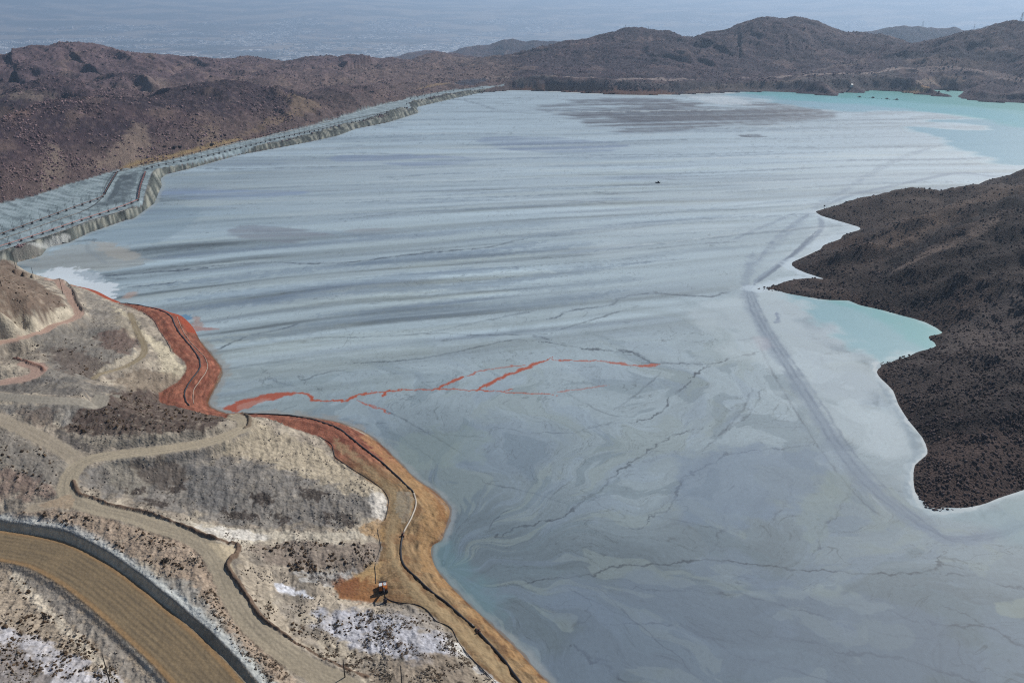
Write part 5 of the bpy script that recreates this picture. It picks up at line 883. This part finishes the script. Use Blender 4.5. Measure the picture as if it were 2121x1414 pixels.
# faces -Y
for s_ in (-1, 1):
    tr = MB().prism([(-2.2, .45), (-1.9, .12), (-1.5, 0), (1.5, 0), (1.9, .12), (2.2, .45), (1.9, .82), (1.5, .95), (-1.5, .95), (-1.9, .82)], s_ * 1.0 if s_ > 0 else -1.55, s_ * 1.55 if s_ > 0 else -1.0).build("track", M_BLACK, EX)
    MB().box((s_ * 1.58, 0, .5), (.08, 3.0, .35)).build("track_frame", M_ORANGE, tr)
MB().box((0, 0, .75), (2.0, 2.2, .5)).bar((0, 0, .9), (0, 0, 1.15), .8, .8, 16).build("undercarriage", M_STEEL, EX)
bd = MB().prism([(-1.6, 1.15), (1.5, 1.15), (1.5, 1.95), (-.2, 2.1), (-1.6, 1.9)], -.05, 1.4).prism([(-.1, 1.15), (1.5, 1.15), (1.5, 1.95), (-.1, 2.05)], -1.4, -.06).build("upper_body", M_ORANGE, EX)
MB().box((.7, .5, 2.14), (1.0, 1.5, .12)).box((-.7, .8, 2.1), (1.0, .9, .16)).build("engine_cover", M_WHITE, bd); MB().bar((.9, .9, 2.1), (.9, .9, 2.75), .07).build("exhaust", M_STEEL, bd)
MB().prism([(1.5, 1.0), (2.35, 1.15), (2.45, 1.8), (2.2, 2.15), (1.5, 2.1)], -1.4, 1.4).build("counterweight", M_STEEL, EX)
cb = MB().prism([(-1.75, 1.15), (-.15, 1.15), (-.15, 2.95), (-1.35, 2.95), (-1.78, 2.2)], -1.4, -.35).build("cab", M_ORANGE, EX); MB().prism([(-1.55, 1.95), (-.4, 1.95), (-.4, 2.8), (-1.3, 2.8), (-1.6, 2.2)], -1.44, -.31).build("cab_window", M_GLASS, cb); MB().box((-.87, -.75, 3.0), (1.1, 1.3, .1)).build("cab_roof", M_WHITE, cb)
MB().prism([(-1.2, 1.5), (-1.5, 1.3), (-3.6, 3.3), (-5.6, 3.75), (-5.7, 4.05), (-3.6, 4.0), (-2.0, 2.8)], .0, .5).build("boom", M_STEEL, EX)
MB().bar((.1, -1.5, 1.7), (.1, -3.3, 3.0), .11).bar((.42, -1.5, 1.7), (.42, -3.3, 3.0), .11).build("boom_cylinder", M_STEEL, EX)
MB().prism([(-5.3, 4.3), (-5.9, 4.1), (-6.6, 1.4), (-6.3, 1.3), (-5.6, 3.0)], .08, .42).build("stick", M_STEEL, EX); MB().prism([(-6.2, 1.5), (-6.9, 1.4), (-7.3, .6), (-6.9, .05), (-6.0, .02), (-6.3, .5), (-6.1, 1.0)], -.35, .85).build("bucket", M_STEEL, EX)
# ------------------------------------------------------------------ wooden power poles
def pole(P_, hgt, label, arm=True, lean=0.0):
    if len(P_) == 3: x_, y_ = at([P_[:2]], P_[2])[0]; z_ = float(H1(x_, y_)[0])
    else: x_, y_, z_ = place_px(P_)
    o = empty("power_pole", (x_, y_, z_ - .2), random.uniform(-.3, .3)); MB().bar((0, 0, 0), (lean, 0, hgt), .20, .13, 8).build("post", M_WOOD, o, True)
    if arm: MB().box((lean, 0, hgt - .7), (2.0, .12, .14)).build("crossarm", M_WOOD, o); MB().bar((-.85 + lean, 0, hgt - .63), (-.85 + lean, 0, hgt - .35), .06).bar((.85 + lean, 0, hgt - .63), (.85 + lean, 0, hgt - .35), .06).build("insulators", M_WHITE, o)
    tag(o, label, "pole"); return o
pole((229, 1419), 12, "dark wooden pole at the bottom left beside the pale strip of the haul road", False); pole((715, 1406), 7, "short wooden pole at the bottom edge where the narrow track berm ends", False); pole((833, 1425), 9, "plain dark pole at the bottom edge among brown bushes", False)
pole((130, 607), 12, "tall dark pole standing beside the pink hairpin track above the grey slope"); pole((33, 556), 17, "tallest dark pole on the ridge of the brown hill in front of the dam", False); pole((3, 592), 8, "short dark pole on the brown hillside at the left edge", False); pole((68, 567), 6, "slim short pole on the crest of the brown hill next to the white salty bank", False)
# ------------------------------------------------------------------ trestles and pipes on the dam
FR1 = [(-60,527),(0,509),(79,484),(170,453.5),(250,427),(285,413)]; FR2 = [(286,411),(290.5,385),(301,355)]; FR3 = [(304,348),(324,342),(377,332),(426,322),(483,308),(525,298),(581,284),(651,270),(703,258),(769,244),(825,230),(839,226.5)]; FR4 = [(842,214.5),(865,207),(901,200),(948,191),(995,184),(1030,182)]
BK1 = [(-60,505),(0,484),(60,462),(120,440),(170,422),(208,408),(216,400)]; BK2 = [(217,398),(230,375),(243,354)]; BK3 = [(250,350),(300,338),(377,321),(440,305),(500,290),(600,268),(700,243)]; BK4 = [(560,287),(641,268),(712,249),(790,232),(812,226)]; BK5 = [(850,203),(924,188.5),(1000,181)]
TZ = 8.0
def trestle_parts(full, hh, pr):
    t = empty("pipe_trestle", (0, 0, 0)); m = MB()
    for s in (-.75, .75): m.bar((s, 0, -.3), (s, 0, hh), .13, .10, 5)
    m.build("posts", M_STEEL, t); f = MB().box((0, 0, 1.55), (1.9, .22, .22)).box((0, 0, 1.1), (1.9, 1.0, .5))
    for s in (-1, 1): f.bar((s * .75, 0, -.2), (-s * .75, 0, 1.5), .12, .12, 4).bar((s * .75, -.8, -.2), (s * .5, 0, 1.6), .13, .13, 4).bar((s * .75, .8, -.2), (s * .5, 0, 1.6), .13, .13, 4)
    f.build("support_frame", M_STEEL, t)
    if full: MB().bar((-.75, 0, hh * .55), (.75, 0, hh * .55), .06, .06, 4).bar((-.75, 0, hh * .72), (.75, 0, hh * .72), .06, .06, 4).build("rungs", M_STEEL, t)
    return t
def proto_simple(name, hh):
    t = trestle_parts(False, hh, 0); return t
def row(P_, step, hh, label, group, proto_full, name="pipe_trestle"):
    q = at(smooth_line(P_, 4), TZ); q = resample(q, step); out = []
    d = np.gradient(q, axis=0); h = H1(q[:, 0], q[:, 1], False)
    for i_ in range(len(q)):
        o = copy_tree(proto_full); o.name = name; o.location = (float(q[i_, 0]), float(q[i_, 1]), float(h[i_])); o.rotation_euler = (0, 0, math.atan2(d[i_, 1], d[i_, 0]) + math.pi / 2 + random.uniform(-.04, .04)); o.scale = (1, 1, random.uniform(.88, 1.1)); tag(o, label, "trestle", group)
PF = trestle_parts(True, 9.0, 0); PS = trestle_parts(False, 8.0, 0)
def prow(P_, label, mat, off, r, zz_, name="dam_pipeline"):
    q = resample(at(smooth_line(P_, 4), TZ), 5.0); d = np.gradient(q, axis=0); d /= np.linalg.norm(d, axis=1)[:, None]; h = H1(q[:, 0], q[:, 1], False)
    tag(MB().tube(np.stack([q[:, 0] - d[:, 1] * off, q[:, 1] + d[:, 0] * off, h + zz_], 1), r, 6).build(name, mat, smooth=True), label, "pipeline")
row(FR1, 10.5, 9, "two-post steel trestle in the dam's front row left of its corner", "front row trestles left of the dam corner", PF)
row(FR2, 10.0, 9, "steel trestle with two tall posts on the receding stretch of dam", "trestles on the receding stretch of dam", PF)
row(FR3, 10.5, 8, "steel pipe trestle in the long front row of the dam beyond its corner", "front row trestles beyond the dam corner", PS)
row(FR4, 14, 8, "tiny pipe trestle at the farthest curving end of the dam", "trestles at the far end of the dam", PS)
row(BK1, 10.5, 9, "steel trestle in the dam's back row left of its corner", "back row trestles left of the dam corner", PF); row(BK2, 8, 9, "steel trestle along the rusty ramp at the back of the dam", "trestles on the rusty ramp", PF)
row(BK3, 16, 8, "steel trestle at the rear edge of the long dam against the brown hills", "rear edge trestles of the long dam", PS); row(BK5, 24, 8, "tiny trestle at the rear edge of the far end of the dam", "rear edge trestles at the far end", PS)
for t in (PF, PS):
    for c in list(t.children): bpy.data.objects.remove(c)
    bpy.data.objects.remove(t)
for P_, a_ in [(FR1, "in front row left of dam corner"), (FR2, "on the receding stretch of dam"), (FR3, "in long front row past dam corner"), (FR4, "at the far curving end of the dam")]:
    mt = M_RPIPE if P_ in (FR1, FR2) else M_STEEL
    prow(P_, "red pipe, pond side of trestles " + a_ if mt is M_RPIPE else "dark pipe, pond side of trestles " + a_, mt, -.42, .22, 1.9); prow(P_, ("red pipe, hill side of trestles " if mt is M_RPIPE else "dark pipe, hill side of trestles ") + a_, mt, .42, .22, 1.9)
for P_, a_ in [(BK1, "rusty pipe on the back row of trestles left of the dam corner"), (BK2, "rusty pipe climbing the ramp at the back of the dam"), (BK3, "rusty pipe along the rear edge of the long dam"), (BK4, "dark pipe lying along the middle of the far dam crest"), (BK5, "dark pipe along the rear edge at the far end of the dam")]:
    prow(P_, a_, M_RUST if P_ in (BK1, BK2, BK3) else M_STEEL, 0, .3, 1.9 if P_ is not BK4 else .4)
# ground lines lying on the crest
for P_, lb in [([(-60,542),(0,520.5),(60,501),(130,478),(191,455),(240,441),(280,427)], "black hose on pond side edge of dam crest left of corner"), ([(-60,520),(0,496),(60,476),(120,455),(170,438),(195,425),(210,411)], "black pipe lying on the dam crest between the two trestle rows"), ([(235,358),(300,343),(377,325),(440,309),(500,294),(600,272),(700,247)], "black pipe lying along the rear edge of the long dam crest")]:
    q = resample(at(smooth_line(P_, 4), 6.3), 5.0); h = H1(q[:, 0], q[:, 1], False); tag(MB().tube(np.stack([q[:, 0], q[:, 1], h + .3], 1), .42, 6).build("ground_pipe", M_BPIPE, smooth=True), lb, "pipeline")
# ------------------------------------------------------------------ trucks, boat, barges, pylons, small buildings
def truck(P_, z, rz, label, cm):
    x_, y_ = at([P_], z)[0]; z_ = max(float(H1(x_, y_)[0]), 0); o = empty("truck", (x_, y_, z_), rz); b = MB().box((0, 1.6, 1.5), (2.2, 1.8, 1.7), bev=.12).build("cab", cm, o); MB().box((0, 1.75, 1.9), (2.24, 1.2, .6)).build("windscreen", M_GLASS, b)
    MB().box((0, -1.2, 1.55), (2.3, 3.6, 1.5)).build("load_bed", M_STEEL, o); MB().box((0, 0, .65), (1.2, 5.6, .35)).build("chassis", M_BLACK, o)
    for sx_ in (-1, 1):
        for yy_ in (1.7, -.9, -2.2): MB().bar((sx_ * .75, yy_, .5), (sx_ * 1.15, yy_, .5), .5, .5, 12).build("wheel", M_BLACK, o)
    tag(o, label, "truck")
truck((364, 320), 6, 1.0, "dark truck parked at the rear edge of the dam beyond its corner", M_STEEL); truck((375, 317.5), 6, 1.2, "second dark truck just behind the first on the rear edge of the dam", M_BLACK); truck((440, 306), 6, 1.1, "lone dark truck farther along the rear edge of the dam", M_STEEL); truck((1855, 148), 30, 1.4, "white truck where the pale hillside road bends above the turquoise water", M_WHITE)
bxy = at([(1362, 379)], 0)[0]; BT = empty("boat", (bxy[0], bxy[1], -.1), 1.3)
hv = [(-1.2, -3, .9), (1.2, -3, .9), (1.3, 1, .9), (0, 3.4, 1.2), (-1.3, 1, .9), (-.8, -2.8, 0), (.8, -2.8, 0), (.9, .8, 0), (0, 2.4, .1), (-.9, .8, 0)]
MB().add(hv, [(4, 3, 2, 1, 0)[::-1], (5, 6, 7, 8, 9)[::-1], (0, 1, 6, 5), (1, 2, 7, 6), (2, 3, 8, 7), (3, 4, 9, 8), (4, 0, 5, 9)]).build("hull", M_BLACK, BT); MB().box((0, -.8, 1.5), (1.6, 1.8, 1.3), bev=.1).build("cabin", M_STEEL, BT); MB().box((0, -.75, 1.75), (1.66, 1.4, .4)).build("window", M_GLASS, BT); MB().bar((0, .6, .9), (0, .6, 3.0), .05).build("mast", M_STEEL, BT); MB().box((0, -2.9, 1.1), (.5, .4, .7)).build("outboard_motor", M_BLACK, BT); tag(BT, "small black workboat alone in the middle of the grey tailings", "boat")
def barge(P_, label, s, group=None):
    b = at([P_], 0)[0]; o = empty("pump_barge", (b[0], b[1], 0), 1.45); o.scale = (s, s, s); MB().box((0, 0, .35), (6, 9, .9)).build("pontoon", M_BLACK, o); MB().box((0, -.5, 1.9), (3.4, 4, 2.2), bev=.1).build("pump_house", M_STEEL, o); MB().bar((0, 2.6, .8), (0, 2.6, 4), .12).build("mast", M_STEEL, o); tag(o, label, "barge", group)
for P_, lb in [((1780,201.5), "leftmost of the four dark pump barges on the turquoise water"), ((1808,203), "second from the left of the four dark pump barges on the turquoise water"), ((1837,205.5), "third from the left of the four dark pump barges on the turquoise water"), ((1857,207), "rightmost of the four dark pump barges on the turquoise water")]: barge(P_, lb, .8)
barge((1963, 189.5), "dark pump barge in the small enclosed turquoise basin", 1.0)
for k in range(9):
    b = at([(1784 + k * 8 + (2 if k > 3 else 0), 201.8 + k * .65)], 0)[0]; tag(MB().bar((b[0], b[1] - .8, .2), (b[0], b[1] + .8, .2), .6, .6, 8).build("float", M_BLACK), "small dark float in the line between the pump barges", "float", "floats linking the pump barges")
def pylon(P_, r, hgt, label, w_=.12):
    q = at_r([(P_[0], P_[1], r)])[0]; z_ = float(H1(q[0], q[1])[0]); o = empty("pylon", (q[0], q[1], z_ - .5), .3); m = MB(); b_ = hgt * .13
    for sx_ in (-1, 1):
        for sy_ in (-1, 1): m.bar((sx_ * b_, sy_ * b_, 0), (sx_ * b_ * .15, sy_ * b_ * .15, hgt), hgt * .010, hgt * .007, 4)
    for k in range(6):
        t0, t1_ = k / 6, (k + 1) / 6; w0, w1 = b_ * (1 - .85 * t0), b_ * (1 - .85 * t1_)
        for s in (-1, 1): m.bar((-w0, s * w0, hgt * t0), (w1, s * w1, hgt * t1_), hgt * .005, k=4).bar((w0, s * w0, hgt * t0), (-w1, s * w1, hgt * t1_), hgt * .005, k=4).bar((s * w0, -w0, hgt * t0), (s * w1, w1, hgt * t1_), hgt * .005, k=4)
    m.build("lattice_tower", M_STEEL, o); a = MB()
    for t in (.72, .84, .95): a.bar((-hgt * .16, 0, hgt * t), (hgt * .16, 0, hgt * t), hgt * .007, k=4)
    a.build("crossarms", M_STEEL, o); tag(o, label, "pylon")
pylon((1911, 53), 5600, 30, "lattice pylon on the bluish hill far behind the turquoise water"); pylon((2018, 58), 5600, 28, "fainter lattice pylon on the bluish hill next to the steep dark slope"); pylon((2117, 36), 2470, 24, "lattice pylon on the dark hilltop at the right edge"); pylon((1180, 93), 2505, 9, "left one of two small pylons on the left shoulder of the big central hill"); pylon((1186, 91), 2515, 9, "right one of two small pylons on the left shoulder of the big central hill"); pylon((1295, 63), 2620, 9, "small mast left on the top of the big central hill"); pylon((1343, 62), 2650, 9, "small mast right on the top of the big central hill"); pylon((1222, 80), 2560, 7, "short mast halfway up the shoulder of the big central hill")
def shed(P_, z, d, label, cat="building", rm=None):
    q = project([P_], lo=1400, steps=900)[0]; z_ = float(H1(q[0], q[1])[0]); o = empty("shed", (q[0], q[1], z_ - .3), .2); MB().box((0, 0, d[2] / 2), d).build("wall", M_WHITE, o); MB().prism([(-d[1] / 2 - .4, d[2]), (d[1] / 2 + .4, d[2]), (0, d[2] + d[1] * .3)], -d[0] / 2 - .4, d[0] / 2 + .4).build("roof", rm or M_WHITE, o); MB().box((0, -d[1] / 2 - .03, d[2] * .4), (d[0] * .25, .08, d[2] * .7)).build("door", M_STEEL, o); tag(o, label, cat)
shed((1764, 178), 10, (4, 4, 6), "small bright white pump house on the dark bank above the turquoise water")
mk = at([(1707, 431)], 3)[0]; z_ = float(H1(mk[0], mk[1])[0]); o = empty("marker_post", (mk[0], mk[1], z_ - .2)); MB().bar((0, 0, 0), (0, 0, 4.5), .12).build("post", M_WOOD, o); MB().box((0, 0, 3.9), (1.6, .1, 1.2)).build("board", M_BLACK, o); tag(o, "small dark marker post on the first point of the right rocky hill", "sign")
# ------------------------------------------------------------------ haze
hm = bpy.data.materials.new("haze"); hm.use_nodes = True; t = hm.node_tree; t.nodes.clear(); oo = t.nodes.new("ShaderNodeOutputMaterial"); pv = t.nodes.new("ShaderNodeVolumePrincipled")
pv.inputs['Color'].default_value = (.56, .75, 1.0, 1); pv.inputs['Density'].default_value = HAZE_DENSITY; pv.inputs['Anisotropy'].default_value = 0.35; t.links.new(pv.outputs[0], oo.inputs['Volume'])
hz = MB().box((0, 0, 0), (1, 1, 1)).build("haze", hm); zt = 400.0; zb = PLAIN_Z - 60; hz.scale = (150000, 150000, zt - zb); hz.location = (0, 0, (zt + zb) / 2); tag(hz, kind="stuff")
hm.cycles.homogeneous_volume = True if hasattr(hm, "cycles") else None
